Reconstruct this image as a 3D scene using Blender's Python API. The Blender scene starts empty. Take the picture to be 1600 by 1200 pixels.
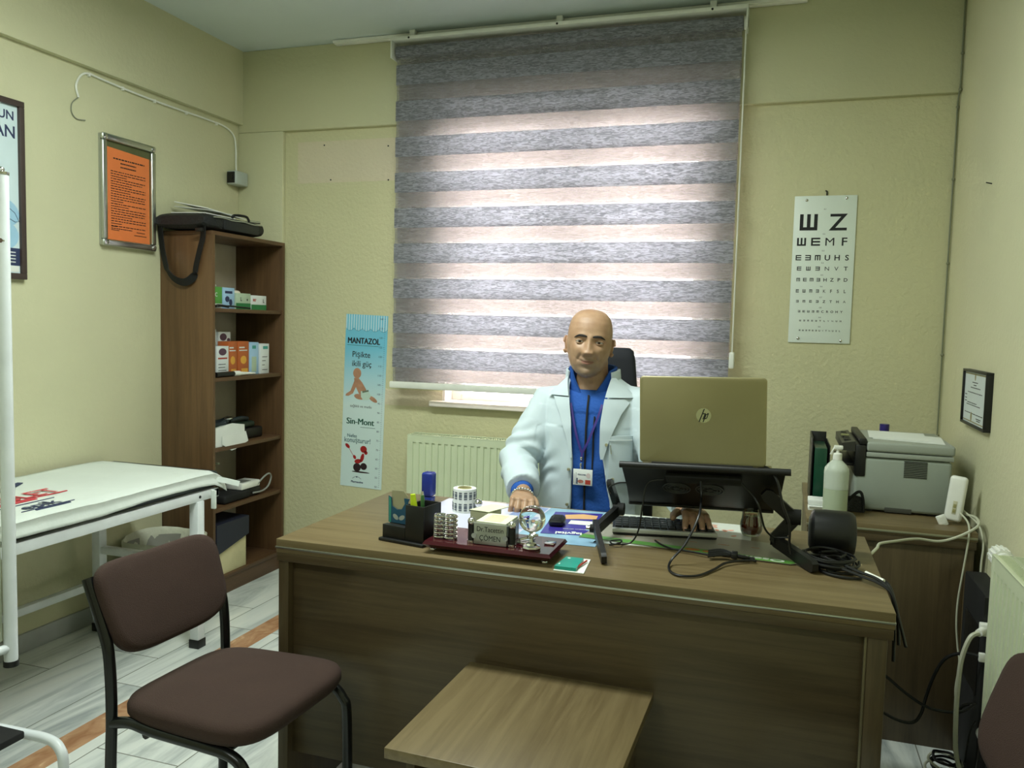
import bpy, bmesh, math, random
from mathutils import Vector, Matrix, Euler, noise
random.seed(7)
PI = math.pi
scene = bpy.context.scene
C = scene.collection

# ------------------------------------------------------------ camera, world, exposure
def cam_rotation(yaw, pitch, roll):
    return Matrix.Rotation(yaw, 3, 'Z') @ Matrix.Rotation(PI/2 + pitch, 3, 'X') @ Matrix.Rotation(roll, 3, 'Z')
cd = bpy.data.cameras.new('camera'); cam = bpy.data.objects.new('camera', cd); C.objects.link(cam)
cd.sensor_fit = 'HORIZONTAL'; cd.sensor_width = 36.0; cd.lens = 1277.6 * 36.0 / 1600.0
cd.clip_start = 0.05; cd.clip_end = 100
cam.matrix_world = Matrix.Translation((0, 0, 1.32)) @ cam_rotation(0.3147794, -0.07244309, 0.02466401).to_4x4()
scene.camera = cam

world = bpy.data.worlds.new('sky'); scene.world = world; world.use_nodes = True
wn = world.node_tree.nodes; wn.clear()
wo = wn.new('ShaderNodeOutputWorld'); wb = wn.new('ShaderNodeBackground')
wb.inputs['Color'].default_value = (1.0, 0.88, 0.84, 1); wb.inputs['Strength'].default_value = 21.0
world.node_tree.links.new(wb.outputs[0], wo.inputs[0])
vs = scene.view_settings
vs.view_transform = 'Standard'; vs.look = 'None'; vs.gamma = 1.0; vs.exposure = 0.36; vs.use_curve_mapping = False

LAMP_COLOR = (0.92, 1.0, 0.93)
LAMP_POWER = 38.0

# ------------------------------------------------------------ materials
def lin(c):
    c = c / 255.0
    return c / 12.92 if c <= 0.04045 else ((c + 0.055) / 1.055) ** 2.4
def srgb(r, g, b): return (lin(r), lin(g), lin(b), 1.0)
class NT:
    def __init__(s, name):
        s.m = bpy.data.materials.new(name); s.m.use_nodes = True
        s.t = s.m.node_tree; s.t.nodes.clear()
        s.out = s.t.nodes.new('ShaderNodeOutputMaterial')
    def n(s, typ, **kw):
        nd = s.t.nodes.new(typ)
        for k, v in kw.items():
            if k in nd.inputs: nd.inputs[k].default_value = v
            else: setattr(nd, k, v)
        return nd
    def l(s, a, b): s.t.links.new(a, b)
def principled(t, col, rough=0.5, metal=0.0, **kw):
    p = t.n('ShaderNodeBsdfPrincipled')
    p.inputs['Base Color'].default_value = col
    p.inputs['Roughness'].default_value = rough
    p.inputs['Metallic'].default_value = metal
    for k, v in kw.items(): p.inputs[k].default_value = v
    t.l(p.outputs[0], t.out.inputs[0])
    return p
def coords(t, scale=(1, 1, 1)):
    tc = t.n('ShaderNodeTexCoord'); mp = t.n('ShaderNodeMapping')
    mp.inputs['Scale'].default_value = scale
    t.l(tc.outputs['Object'], mp.inputs['Vector'])
    return mp.outputs[0]
def mat(name, rgb, rough=0.5, metal=0.0, var=0.06, vscale=12, bump=0.0, bscale=60, **kw):
    t = NT(name); col = srgb(*rgb)
    p = principled(t, col, rough, metal, **kw)
    v = coords(t)
    nz = t.n('ShaderNodeTexNoise', Scale=vscale, Detail=4.0); t.l(v, nz.inputs['Vector'])
    rp = t.n('ShaderNodeValToRGB')
    rp.color_ramp.elements[0].position = 0.3; rp.color_ramp.elements[1].position = 0.7
    rp.color_ramp.elements[0].color = [c * (1 - var) for c in col[:3]] + [1]
    rp.color_ramp.elements[1].color = [min(1, c * (1 + var)) for c in col[:3]] + [1]
    t.l(nz.outputs['Fac'], rp.inputs[0]); t.l(rp.outputs[0], p.inputs['Base Color'])
    if bump:
        n2 = t.n('ShaderNodeTexNoise', Scale=bscale, Detail=5.0); t.l(v, n2.inputs['Vector'])
        b = t.n('ShaderNodeBump', Strength=bump, Distance=0.01)
        t.l(n2.outputs['Fac'], b.inputs['Height']); t.l(b.outputs[0], p.inputs['Normal'])
    return t.m
def wood(name, c1, c2, axis='x', rough=0.45, fine=55, broad=9):
    t = NT(name); p = principled(t, srgb(*c1), rough)
    a = {'x': (1.2, 1, 1), 'y': (1, 1.2, 1), 'z': (1, 1, 1.2)}[axis]
    def sc(k): return tuple(k if q == 1 else k * 0.05 for q in a)
    v1 = coords(t, sc(fine)); v2 = coords(t, sc(broad))
    n1 = t.n('ShaderNodeTexNoise', Scale=1.0, Detail=6.0, Roughness=0.65, Distortion=0.6); t.l(v1, n1.inputs['Vector'])
    n2 = t.n('ShaderNodeTexNoise', Scale=1.0, Detail=3.0, Distortion=1.5); t.l(v2, n2.inputs['Vector'])
    ad = t.n('ShaderNodeMath', operation='ADD'); ml = t.n('ShaderNodeMath', operation='MULTIPLY'); ml.inputs[1].default_value = 0.6
    m2 = t.n('ShaderNodeMath', operation='MULTIPLY'); m2.inputs[1].default_value = 0.4
    t.l(n1.outputs['Fac'], ml.inputs[0]); t.l(n2.outputs['Fac'], m2.inputs[0]); t.l(ml.outputs[0], ad.inputs[0]); t.l(m2.outputs[0], ad.inputs[1])
    rp = t.n('ShaderNodeValToRGB'); e = rp.color_ramp.elements
    e[0].position = 0.36; e[0].color = srgb(*c2); e[1].position = 0.62; e[1].color = srgb(*c1)
    t.l(ad.outputs[0], rp.inputs[0]); t.l(rp.outputs[0], p.inputs['Base Color'])
    b = t.n('ShaderNodeBump', Strength=0.08, Distance=0.004); t.l(n1.outputs['Fac'], b.inputs['Height']); t.l(b.outputs[0], p.inputs['Normal'])
    return t.m
def plaster(name, rgb, strength, scale):
    t = NT(name); col = srgb(*rgb); p = principled(t, col, 0.75)
    v = coords(t)
    n1 = t.n('ShaderNodeTexNoise', Scale=1.3, Detail=3.0); t.l(v, n1.inputs['Vector'])
    rp = t.n('ShaderNodeValToRGB'); e = rp.color_ramp.elements
    e[0].position = 0.3; e[0].color = [c * 0.95 for c in col[:3]] + [1]; e[1].position = 0.7; e[1].color = [min(1, c * 1.04) for c in col[:3]] + [1]
    t.l(n1.outputs['Fac'], rp.inputs[0]); t.l(rp.outputs[0], p.inputs['Base Color'])
    n2 = t.n('ShaderNodeTexNoise', Scale=scale, Detail=4.0, Roughness=0.55, Distortion=0.2); t.l(v, n2.inputs['Vector'])
    b = t.n('ShaderNodeBump', Strength=strength, Distance=0.008); t.l(n2.outputs['Fac'], b.inputs['Height']); t.l(b.outputs[0], p.inputs['Normal'])
    return t.m
def glass(name, rgb, rough=0.02, ior=1.45, trans=1.0):
    t = NT(name); principled(t, srgb(*rgb), rough, 0.0, **{'Transmission Weight': trans, 'IOR': ior}); return t.m
def thin_glass(name, rgb, refl=0.06, rough=0.02):
    t = NT(name); a = t.n('ShaderNodeBsdfTransparent'); a.inputs[0].default_value = srgb(*rgb); g = t.n('ShaderNodeBsdfGlossy', Roughness=rough)
    fr = t.n('ShaderNodeLayerWeight', Blend=0.25); ml = t.n('ShaderNodeMath', operation='MULTIPLY_ADD'); ml.inputs[1].default_value = 0.6; ml.inputs[2].default_value = refl
    t.l(fr.outputs['Fresnel'], ml.inputs[0]); m = t.n('ShaderNodeMixShader'); t.l(ml.outputs[0], m.inputs[0]); t.l(a.outputs[0], m.inputs[1]); t.l(g.outputs[0], m.inputs[2])
    t.l(m.outputs[0], t.out.inputs[0]); return t.m
def emitter(name, rgb, strength):
    t = NT(name); e = t.n('ShaderNodeEmission', Strength=strength); e.inputs['Color'].default_value = (*rgb, 1); t.l(e.outputs[0], t.out.inputs[0]); return t.m
def floor_mat():
    t = NT('marble_tiles'); p = principled(t, srgb(215, 222, 220), 0.16)
    tc = t.n('ShaderNodeTexCoord')
    mp = t.n('ShaderNodeMapping'); mp.inputs['Location'].default_value = (2.07, -0.42, 0); t.l(tc.outputs['Object'], mp.inputs['Vector'])
    br = t.n('ShaderNodeTexBrick', offset=0.37, Scale=1.0); br.inputs['Mortar Size'].default_value = 0.0022; br.inputs['Brick Width'].default_value = 0.60
    br.inputs['Row Height'].default_value = 0.30; br.inputs['Mortar Smooth'].default_value = 0.2
    rt = t.n('ShaderNodeMapping'); rt.inputs['Rotation'].default_value = (0, 0, PI/2); t.l(mp.outputs[0], rt.inputs['Vector'])
    t.l(rt.outputs[0], br.inputs['Vector'])
    br.inputs['Color1'].default_value = (0, 0, 0, 1); br.inputs['Color2'].default_value = (1, 1, 1, 1); br.inputs['Mortar'].default_value = (0.5, 0.5, 0.5, 1)
    # veins, drawn out along the y direction, offset per tile
    mx = t.n('ShaderNodeMixRGB', blend_type='ADD'); mx.inputs[0].default_value = 1.0
    sc = t.n('ShaderNodeMapping'); sc.inputs['Scale'].default_value = (7.5, 1.1, 1); sc.inputs['Rotation'].default_value = (0, 0, 0.12)
    t.l(tc.outputs['Object'], sc.inputs['Vector']); t.l(sc.outputs[0], mx.inputs[1])
    m3 = t.n('ShaderNodeMixRGB', blend_type='MULTIPLY'); m3.inputs[0].default_value = 1; m3.inputs[2].default_value = (9, 5, 3, 1)
    t.l(br.outputs['Color'], m3.inputs[1]); t.l(m3.outputs[0], mx.inputs[2])
    nz = t.n('ShaderNodeTexNoise', Scale=1.0, Detail=7.0, Roughness=0.62, Distortion=0.9); t.l(mx.outputs[0], nz.inputs['Vector'])
    rp = t.n('ShaderNodeValToRGB'); e = rp.color_ramp.elements
    e[0].position = 0.33; e[0].color = srgb(150, 158, 158); e[1].position = 0.55; e[1].color = srgb(214, 220, 214)
    x = rp.color_ramp.elements.new(0.72); x.color = srgb(228, 230, 222)
    t.l(nz.outputs['Fac'], rp.inputs[0])
    mm = t.n('ShaderNodeMixRGB', blend_type='MIX'); mm.inputs[2].default_value = srgb(120, 122, 112)
    t.l(rp.outputs[0], mm.inputs[1]); t.l(br.outputs['Fac'], mm.inputs[0]); t.l(mm.outputs[0], p.inputs['Base Color'])
    return t.m
def strip_mat():
    t = NT('orange_marble'); p = principled(t, srgb(190, 140, 95), 0.2); v = coords(t, (9, 5, 9))
    nz = t.n('ShaderNodeTexNoise', Scale=1.6, Detail=7.0, Distortion=2.2); t.l(v, nz.inputs['Vector'])
    rp = t.n('ShaderNodeValToRGB'); e = rp.color_ramp.elements
    e[0].position = 0.3; e[0].color = srgb(160, 116, 84); e[1].position = 0.62; e[1].color = srgb(190, 150, 114)
    x = rp.color_ramp.elements.new(0.72); x.color = srgb(222, 190, 150)
    t.l(nz.outputs['Fac'], rp.inputs[0]); t.l(rp.outputs[0], p.inputs['Base Color']); return t.m
def fabric_light(name, rgb, trans, clear, streak):
    """woven blind fabric: diffuse + translucent, partly see-through, with horizontal slub streaks"""
    t = NT(name); col = srgb(*rgb)
    v = coords(t, (26, 26, 150))
    nz = t.n('ShaderNodeTexNoise', Scale=1.0, Detail=3.0, Roughness=0.5, Distortion=1.6); t.l(v, nz.inputs['Vector'])
    rp = t.n('ShaderNodeValToRGB'); e = rp.color_ramp.elements
    e[0].position = 0.42; e[0].color = [c * (1 - streak) for c in col[:3]] + [1]; e[1].position = 0.58; e[1].color = [min(1, c * 1.12) for c in col[:3]] + [1]
    t.l(nz.outputs['Fac'], rp.inputs[0])
    d = t.n('ShaderNodeBsdfDiffuse'); tr = t.n('ShaderNodeBsdfTranslucent'); tp = t.n('ShaderNodeBsdfTransparent')
    t.l(rp.outputs[0], d.inputs['Color']); t.l(rp.outputs[0], tr.inputs['Color'])
    m1 = t.n('ShaderNodeMixShader'); m1.inputs[0].default_value = trans; t.l(d.outputs[0], m1.inputs[1]); t.l(tr.outputs[0], m1.inputs[2])
    m2 = t.n('ShaderNodeMixShader'); m2.inputs[0].default_value = clear; t.l(m1.outputs[0], m2.inputs[1]); t.l(tp.outputs[0], m2.inputs[2])
    t.l(m2.outputs[0], t.out.inputs[0]); return t.m

M = {}
M['wall'] = plaster('wall_plaster', (202, 201, 166), 0.22, 50)
M['wall_rough'] = plaster('wall_plaster_rough', (202, 199, 160), 0.5, 58)
M['patch'] = plaster('repainted_plaster', (210, 200, 174), 0.5, 58)
M['ceiling'] = plaster('ceiling_paint', (204, 216, 214), 0.15, 20)
M['floor'] = floor_mat(); M['strip'] = strip_mat()
M['baseboard'] = mat('baseboard_marble', (178, 182, 182), 0.3, var=0.12, vscale=6)
M['white'] = mat('white_plastic', (232, 234, 226), 0.35)
M['rad'] = mat('radiator_enamel', (206, 216, 184), 0.35, var=0.02)
M['marble'] = mat('sill_marble', (236, 228, 222), 0.25)
M['black'] = mat('black_plastic', (13, 14, 15), 0.42)
M['matteblack'] = mat('matte_black', (11, 12, 13), 0.75)
M['blackmetal'] = mat('black_enamel', (14, 16, 17), 0.25)
M['chrome'] = mat('chrome', (215, 215, 215), 0.12, 1.0, var=0.02)
M['alu'] = mat('aluminium', (200, 205, 200), 0.28, 1.0, var=0.03)
M['steel'] = mat('brushed_plate', (176, 180, 172), 0.35, 0.6, var=0.04)
M['ink'] = mat('black_ink', (24, 26, 28), 0.7)
M['navy'] = mat('navy_ink', (45, 55, 90), 0.7)
M['paper'] = mat('white_paper', (228, 232, 226), 0.7, var=0.02)
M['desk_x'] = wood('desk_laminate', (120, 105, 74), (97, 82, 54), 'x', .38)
M['desk_y'] = wood('desk_laminate_across', (120, 105, 74), (97, 82, 54), 'y', .38)
M['deskshade_x'] = wood('desk_laminate_shaded', (90, 76, 52), (68, 56, 37), 'x', .38)  # desk laminate again, darkened: shade of fronts and sides put into the colour
M['deskshade_z'] = wood('desk_laminate_shaded_upright', (90, 76, 52), (68, 56, 37), 'z', .38)  # same shaded copy of the laminate, grain upright
M['case_z'] = wood('bookcase_laminate', (104, 77, 49), (82, 59, 36), 'z')
M['case_y'] = wood('bookcase_shelf_laminate', (100, 73, 48), (78, 56, 35), 'y')
M['casedark'] = wood('bookcase_edge', (132, 94, 64), (112, 78, 52), 'z')
M['brown'] = mat('brown_upholstery', (56, 37, 29), 0.9, bump=0.35, bscale=500)
M['sheet'] = mat('nonwoven_cover', (214, 222, 216), 0.8, var=0.03, vscale=5, bump=0.35, bscale=14)
M['couch'] = mat('dark_vinyl', (34, 44, 48), 0.4)
M['bedwhite'] = mat('white_enamel', (222, 228, 230), 0.3)
M['screen'] = mat('screen_cloth', (206, 214, 188), 0.8)
M['coat'] = mat('white_cotton', (196, 210, 216), 0.8, var=0.03, bump=0.12, bscale=9)
M['fleece'] = mat('blue_fleece', (28, 82, 165), 0.85, bump=0.2, bscale=120)
M['fleecedark'] = mat('dark_blue_fleece', (18, 44, 98), 0.85, bump=0.2, bscale=120)
M['trouser'] = mat('dark_trousers', (38, 42, 52), 0.85)
M['gold'] = mat('gold_plastic', (158, 150, 112), 0.32, 0.35, var=0.02)

# ------------------------------------------------------------ mesh building (world coordinates, converted to the thing's own)
I4 = Matrix.Identity(4)
class MB:
    def __init__(s, X=None): s.bm = bmesh.new(); s.X = X or I4; s.mi = 0
    def _done(s, vs, fs, T=None):
        T = s.X @ (T or I4)
        for v in vs: v.co = T @ v.co
        for f in fs: f.material_index = s.mi
        return s
    def box(s, x0, x1, y0, y1, z0, z1, bev=0.0, seg=2, T=None):
        x0, x1 = min(x0, x1), max(x0, x1); y0, y1 = min(y0, y1), max(y0, y1); z0, z1 = min(z0, z1), max(z0, z1)
        if bev > 0:
            b = bmesh.new(); vs = [b.verts.new(p) for p in ((x0,y0,z0),(x1,y0,z0),(x1,y1,z0),(x0,y1,z0),(x0,y0,z1),(x1,y0,z1),(x1,y1,z1),(x0,y1,z1))]
            for q in ((3,2,1,0),(4,5,6,7),(0,1,5,4),(1,2,6,5),(2,3,7,6),(3,0,4,7)): b.faces.new([vs[i] for i in q])
            bmesh.ops.bevel(b, geom=list(b.edges), offset=min(bev, .45*min(x1-x0, y1-y0, z1-z0)), segments=seg, profile=0.5, affect='EDGES')
            mp = {v: s.bm.verts.new(v.co) for v in b.verts}; fs = [s.bm.faces.new([mp[v] for v in f.verts]) for f in b.faces]; vs = list(mp.values()); b.free()
            return s._done(vs, fs, T)
        vs = [s.bm.verts.new(p) for p in ((x0,y0,z0),(x1,y0,z0),(x1,y1,z0),(x0,y1,z0),(x0,y0,z1),(x1,y0,z1),(x1,y1,z1),(x0,y1,z1))]
        fs = [s.bm.faces.new([vs[i] for i in q]) for q in ((3,2,1,0),(4,5,6,7),(0,1,5,4),(1,2,6,5),(2,3,7,6),(3,0,4,7))]
        return s._done(vs, fs, T)
    def loft(s, rings, closed=True, caps=(True, True), T=None):
        R = [[s.bm.verts.new(p) for p in r] for r in rings]; fs = []; n = len(rings[0])
        for a, b in zip(R, R[1:]):
            for i in range(n if closed else n - 1):
                j = (i + 1) % n
                fs.append(s.bm.faces.new((a[i], a[j], b[j], b[i])))
        if closed and caps[0]: fs.append(s.bm.faces.new(R[0][::-1]))
        if closed and caps[1]: fs.append(s.bm.faces.new(R[-1]))
        return s._done([v for r in R for v in r], fs, T)
    def lathe(s, prof, center=(0, 0, 0), n=24, T=None, caps=(True, True)):
        cx, cy, cz = center
        return s.loft([[(cx + r*math.cos(2*PI*k/n), cy + r*math.sin(2*PI*k/n), cz + z) for k in range(n)] for r, z in prof], T=T, caps=caps)
    def cyl(s, a, b, r, n=16, r2=None):
        return s.tube([a, b], [r, r2 if r2 is not None else r], n)
    def tube(s, pts, r, n=8, round_ends=False, flat=1.0):
        pts = [Vector(p) for p in pts]; k = len(pts)
        rs = list(r) if isinstance(r, (list, tuple)) else [r]*k
        if round_ends:
            d0 = (pts[0]-pts[1]).normalized(); d1 = (pts[-1]-pts[-2]).normalized(); r0, r1 = rs[0], rs[-1]
            pre = [(pts[0]+d0*r0*math.sin(a), max(r0*math.cos(a), r0*0.05)) for a in (1.5, 1.1, .6)]
            post = [(pts[-1]+d1*r1*math.sin(a), max(r1*math.cos(a), r1*0.05)) for a in (.6, 1.1, 1.5)]
            pts = [p for p, _ in pre] + pts + [p for p, _ in post]; rs = [q for _, q in pre] + rs + [q for _, q in post]; k = len(pts)
        rings = []; up = None
        for i in range(k):
            t = (pts[min(i+1, k-1)] - pts[max(i-1, 0)]).normalized()
            if up is None:
                up = Vector((0, 0, 1)) if abs(t.z) < 0.9 else Vector((0, 1, 0))
            u = up - t*up.dot(t)
            if u.length < 1e-4: u = Vector((1, 0, 0)) - t*t.x
            u.normalize(); w = t.cross(u); up = u
            rings.append([pts[i] + u*(rs[i]*flat*math.cos(2*PI*j/n)) + w*(rs[i]*math.sin(2*PI*j/n)) for j in range(n)])
        return s.loft(rings)
    def sphere(s, c, r, n=20, m=12, T=None, sc=(1, 1, 1)):
        rings = []
        for i in range(m + 1):
            a = -PI/2 + PI*i/m; q = max(math.cos(a), 1e-3)
            rings.append([(c[0]+r*sc[0]*q*math.cos(2*PI*k/n), c[1]+r*sc[1]*q*math.sin(2*PI*k/n), c[2]+r*sc[2]*math.sin(a)) for k in range(n)])
        return s.loft(rings, T=T)
    def prism(s, poly, z0, z1, T=None):
        """polygon in local xy extruded along local z"""
        a = [s.bm.verts.new((x, y, z0)) for x, y in poly]; b = [s.bm.verts.new((x, y, z1)) for x, y in poly]; n = len(poly)
        fs = [s.bm.faces.new(a[::-1]), s.bm.faces.new(b)] + [s.bm.faces.new((a[i], a[(i+1) % n], b[(i+1) % n], b[i])) for i in range(n)]
        return s._done(a + b, fs, T)
    def text(s, body, size, T, align='LEFT', sx=1.0, thick=0.0002, bold=0.0):
        cu = bpy.data.curves.new('lettering', 'FONT'); cu.body = body; cu.size = size; cu.align_x = align; cu.extrude = thick; cu.offset = bold
        cu.resolution_u = 3
        ob = bpy.data.objects.new('lettering', cu); C.objects.link(ob)
        bpy.context.view_layer.update()
        me = bpy.data.meshes.new_from_object(ob.evaluated_get(bpy.context.evaluated_depsgraph_get()))
        C.objects.unlink(ob); bpy.data.objects.remove(ob); bpy.data.curves.remove(cu)
        nv, nf = len(s.bm.verts), len(s.bm.faces)
        s.bm.from_mesh(me); bpy.data.meshes.remove(me)
        s.bm.verts.ensure_lookup_table(); s.bm.faces.ensure_lookup_table()
        S = Matrix.Diagonal((sx, 1, 1, 1))
        return s._done(s.bm.verts[nv:], s.bm.faces[nf:], T @ S)
    def build_each(s, name, mats, parent=None, **k):
        """every separate piece becomes an object of its own"""
        todo = set(s.bm.verts); out = []
        while todo:
            st = [next(iter(todo))]; isl = set(st)
            while st:
                v = st.pop()
                for e in v.link_edges:
                    o = e.other_vert(v)
                    if o not in isl: isl.add(o); st.append(o)
            todo -= isl; out.append(isl)
        out.sort(key=lambda i: min(tuple(v.co) for v in i)); res = []
        for isl in out:
            m = MB(); mp = {v: m.bm.verts.new(v.co) for v in isl}
            for f in {f for v in isl for f in v.link_faces}: m.bm.faces.new([mp[v] for v in f.verts]).material_index = f.material_index
            res.append(m.build(name, mats, parent, **k))
        s.bm.free(); return res
    def build(s, name, mats, parent=None, label=None, smooth=35, recalc=True):
        if recalc: bmesh.ops.recalc_face_normals(s.bm, faces=s.bm.faces)
        org = Vector((0, 0, 0)); q = parent
        while q is not None: org += q.location; q = q.parent
        if parent is None:
            pts = [v.co for v in s.bm.verts]
            org = Vector(((min(p.x for p in pts)+max(p.x for p in pts))/2, (min(p.y for p in pts)+max(p.y for p in pts))/2, min(p.z for p in pts)))
        for v in s.bm.verts: v.co -= org
        me = bpy.data.meshes.new(name); s.bm.to_mesh(me); s.bm.free()
        for f in me.polygons: f.use_smooth = True
        try: me.set_sharp_from_angle(angle=math.radians(smooth))
        except Exception: pass
        for m_ in (mats if isinstance(mats, (list, tuple)) else [mats]):
            me.materials.append(M[m_] if isinstance(m_, str) else m_)
        o = bpy.data.objects.new(name, me); C.objects.link(o)
        if parent is None: o.location = org
        else: o.parent = parent
        if label: o['label'] = label
        return o
def thing(name, label, cat, loc, group=None):
    o = bpy.data.objects.new(name, None); C.objects.link(o); o.location = loc; o.empty_display_size = 0.1
    return tag(o, label, cat, group)
def tag(o, label, cat, group=None, kind=None):
    o['label'] = label; o['category'] = cat
    if group: o['group'] = group
    if kind: o['kind'] = kind
    return o
def struct(name, mb, m, parent=None, label=None):
    o = mb.build(name, m, parent)
    if parent is None: o['kind'] = 'structure'
    return o
def copy_tree(o, parent=None):
    c = o.copy(); C.objects.link(c); c.parent = parent
    for ch in [q for q in bpy.data.objects if q.parent is o]: copy_tree(ch, c)
    return c
def frame(origin, u, v):
    """matrix whose local x,y,z are u, v and u x v"""
    u = Vector(u).normalized(); v = Vector(v); v = (v - u*v.dot(u)).normalized(); w = u.cross(v)
    m = Matrix((u, v, w)).transposed().to_4x4(); m.translation = Vector(origin); return m
def ell(cx, cy, rx, ry, n=16, rot=0.0):
    return [(cx + rx*math.cos(2*PI*k/n)*math.cos(rot) - ry*math.sin(2*PI*k/n)*math.sin(rot), cy + rx*math.cos(2*PI*k/n)*math.sin(rot) + ry*math.sin(2*PI*k/n)*math.cos(rot)) for k in range(n)]
def rect(x0, y0, x1, y1): return [(x0, y0), (x1, y0), (x1, y1), (x0, y1)]
def smooth_path(pts, k=6):
    pts = [Vector(p) for p in pts]; out = []
    for i in range(len(pts) - 1):
        p0 = pts[max(i-1, 0)]; p1 = pts[i]; p2 = pts[i+1]; p3 = pts[min(i+2, len(pts)-1)]
        for j in range(k):
            t = j / k
            out.append(0.5*((2*p1) + (p2-p0)*t + (2*p0-5*p1+4*p2-p3)*t*t + (3*p1-p0-3*p2+p3)*t**3))
    out.append(pts[-1]); return out

# ------------------------------------------------------------ the room
XL, XR, YB, YF, ZC = -2.75, 0.64, 3.73, -1.3, 2.70
struct('floor', MB().box(XL-.2, XR+.2, YF-.2, YB+.3, -0.1, 0), 'floor')
struct('trim_1', MB().box(-2.075, -1.975, YF, YB-.03, 0.0, 0.0012), 'strip')
struct('ceiling', MB().box(XL-.2, XR+.2, YF-.2, YB+.3, ZC, ZC+.1), 'ceiling')
w = MB().box(XL-.2, XL, YF-.2, YB+.3, 0, ZC); w.box(XL, XL+.03, YF, YB, 2.325, ZC); struct('wall_left', w, 'wall')
struct('wall_right', MB().box(XR, XR+.2, YF-.2, YB+.3, 0, ZC), 'wall')
struct('wall_front', MB().box(XL, XR, YF-.2, YF, 0, ZC), 'wall')
WX0, WX1, WZ0, WZ1 = -1.575, -0.33, 0.93, 2.30      # window opening
w = MB()
w.box(XL, WX0, YB, YB+.27, 0, ZC); w.box(WX1, XR, YB, YB+.27, 0, ZC); w.box(WX0, WX1, YB, YB+.27, 0, WZ0); w.box(WX0, WX1, YB, YB+.27, WZ1, ZC)
wall_back = struct('wall_back', w, 'wall_rough')
w = MB(); w.box(XL, XR, YB-.027, YB, 2.285, ZC, bev=.004); w.box(XL, -2.48, YB-.027, YB, 0, 2.285, bev=.004)
w.build('beam_and_pilaster', 'wall', wall_back)
w = MB(); w.box(-2.405, -1.83, YB-.0015, YB, 2.02, 2.228); w.box(-1.94, WX0, YB-.0015, YB, 0.90, 0.98)
w.build_each('repainted_patch', 'patch', wall_back)
w = MB()
for x, z in ((-2.251, 2.208), (-2.212, 2.033), (-1.89, 2.189), (-1.887, 2.023)): w.cyl((x, YB-.003, z), (x, YB, z), .004, 8)
w.build_each('screw_hole', 'ink', wall_back)
w = MB(); w.box(XL, XL+.014, YF, YB-.03, 0, .075, bev=.003); struct('baseboard_left', w, 'baseboard')
w = MB(); w.box(XL+.014, XR-.014, YB-.012, YB, 0, .075, bev=.003); struct('baseboard_back', w, 'baseboard')
w = MB(); w.box(XR-.014, XR, YF, YB-.012, 0, .075, bev=.003); struct('baseboard_right', w, 'baseboard')
# door in the wall behind the camera
w = MB(); w.box(-1.9, -1.0, YF, YF+.04, 0, 2.05, bev=.004); d = struct('door_1', w, 'case_z')
w = MB(); w.tube([(-1.08, YF+.04, 1.0), (-1.08, YF+.09, 1.0), (-1.2, YF+.09, 1.0)], .009); w.build('handle', 'chrome', d)
# window
win = thing('window_1', 'white framed window behind the zebra blind', 'window', ((WX0+WX1)/2, YB+.12, WZ0)); win['kind'] = 'structure'
del win['category']
f = MB(); yw0, yw1 = YB+.10, YB+.16
f.box(WX0, WX0+.06, yw0, yw1, WZ0, WZ1, bev=.004); f.box(WX1-.06, WX1, yw0, yw1, WZ0, WZ1, bev=.004)
f.box(WX0+.06, WX1-.06, yw0, yw1, WZ0, WZ0+.035, bev=.004); f.box(WX0+.06, WX1-.06, yw0, yw1, WZ1-.06, WZ1, bev=.004)
xm = (WX0+WX1)/2; f.box(xm-.045, xm+.045, yw0, yw1, WZ0+.035, WZ1-.06, bev=.004)
f.build('window_frame', 'white', win)
gm = thin_glass('window_glass', (246, 250, 248), 0.02)
for a, b in ((WX0+.06, xm-.045), (xm+.045, WX1-.06)):
    g = MB(); g.box(a, b, YB+.128, YB+.132, WZ0+.035, WZ1-.06); g.build('pane', gm, win)
f = MB(); f.box(WX0-.001, WX0+.012, YB+.001, yw0, .9365, WZ1); f.box(WX1-.012, WX1+.001, YB+.001, yw0, .9365, WZ1); f.box(WX0+.0121, WX1-.0121, YB+.001, yw0, WZ1-.012, WZ1); f.build('reveal_lining', M['marble'], win)
f = MB(); f.box(WX0-.055, WX1+.055, YB-.045, YB+.105, .908, .936, bev=.006, seg=3); f.build('window_sill', 'marble', win)
# ------------------------------------------------------------ ceiling lamp (in front of the desk, above the frame)
t = thing('ceiling_light', 'long white ceiling light fitting above the desk', 'ceiling light', (-1.15, 1.95, ZC))
w = MB(); w.box(-1.8, -.5, 1.80, 2.10, ZC-.05, ZC, bev=.006); w.build('housing', 'white', t)
w = MB(); w.box(-1.78, -.52, 1.82, 2.08, ZC-.062, ZC-.05, bev=.004); w.build('diffuser', emitter('lamp_diffuser', LAMP_COLOR, 3.0), t)
ld = bpy.data.lights.new('ceiling_light', 'AREA'); ld.shape = 'RECTANGLE'; ld.size = 1.24; ld.size_y = .24; ld.energy = LAMP_POWER; ld.color = LAMP_COLOR
lo = bpy.data.objects.new('tube_glow', ld); C.objects.link(lo); lo.parent = t; lo.location = (0, 0, -.07)

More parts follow.
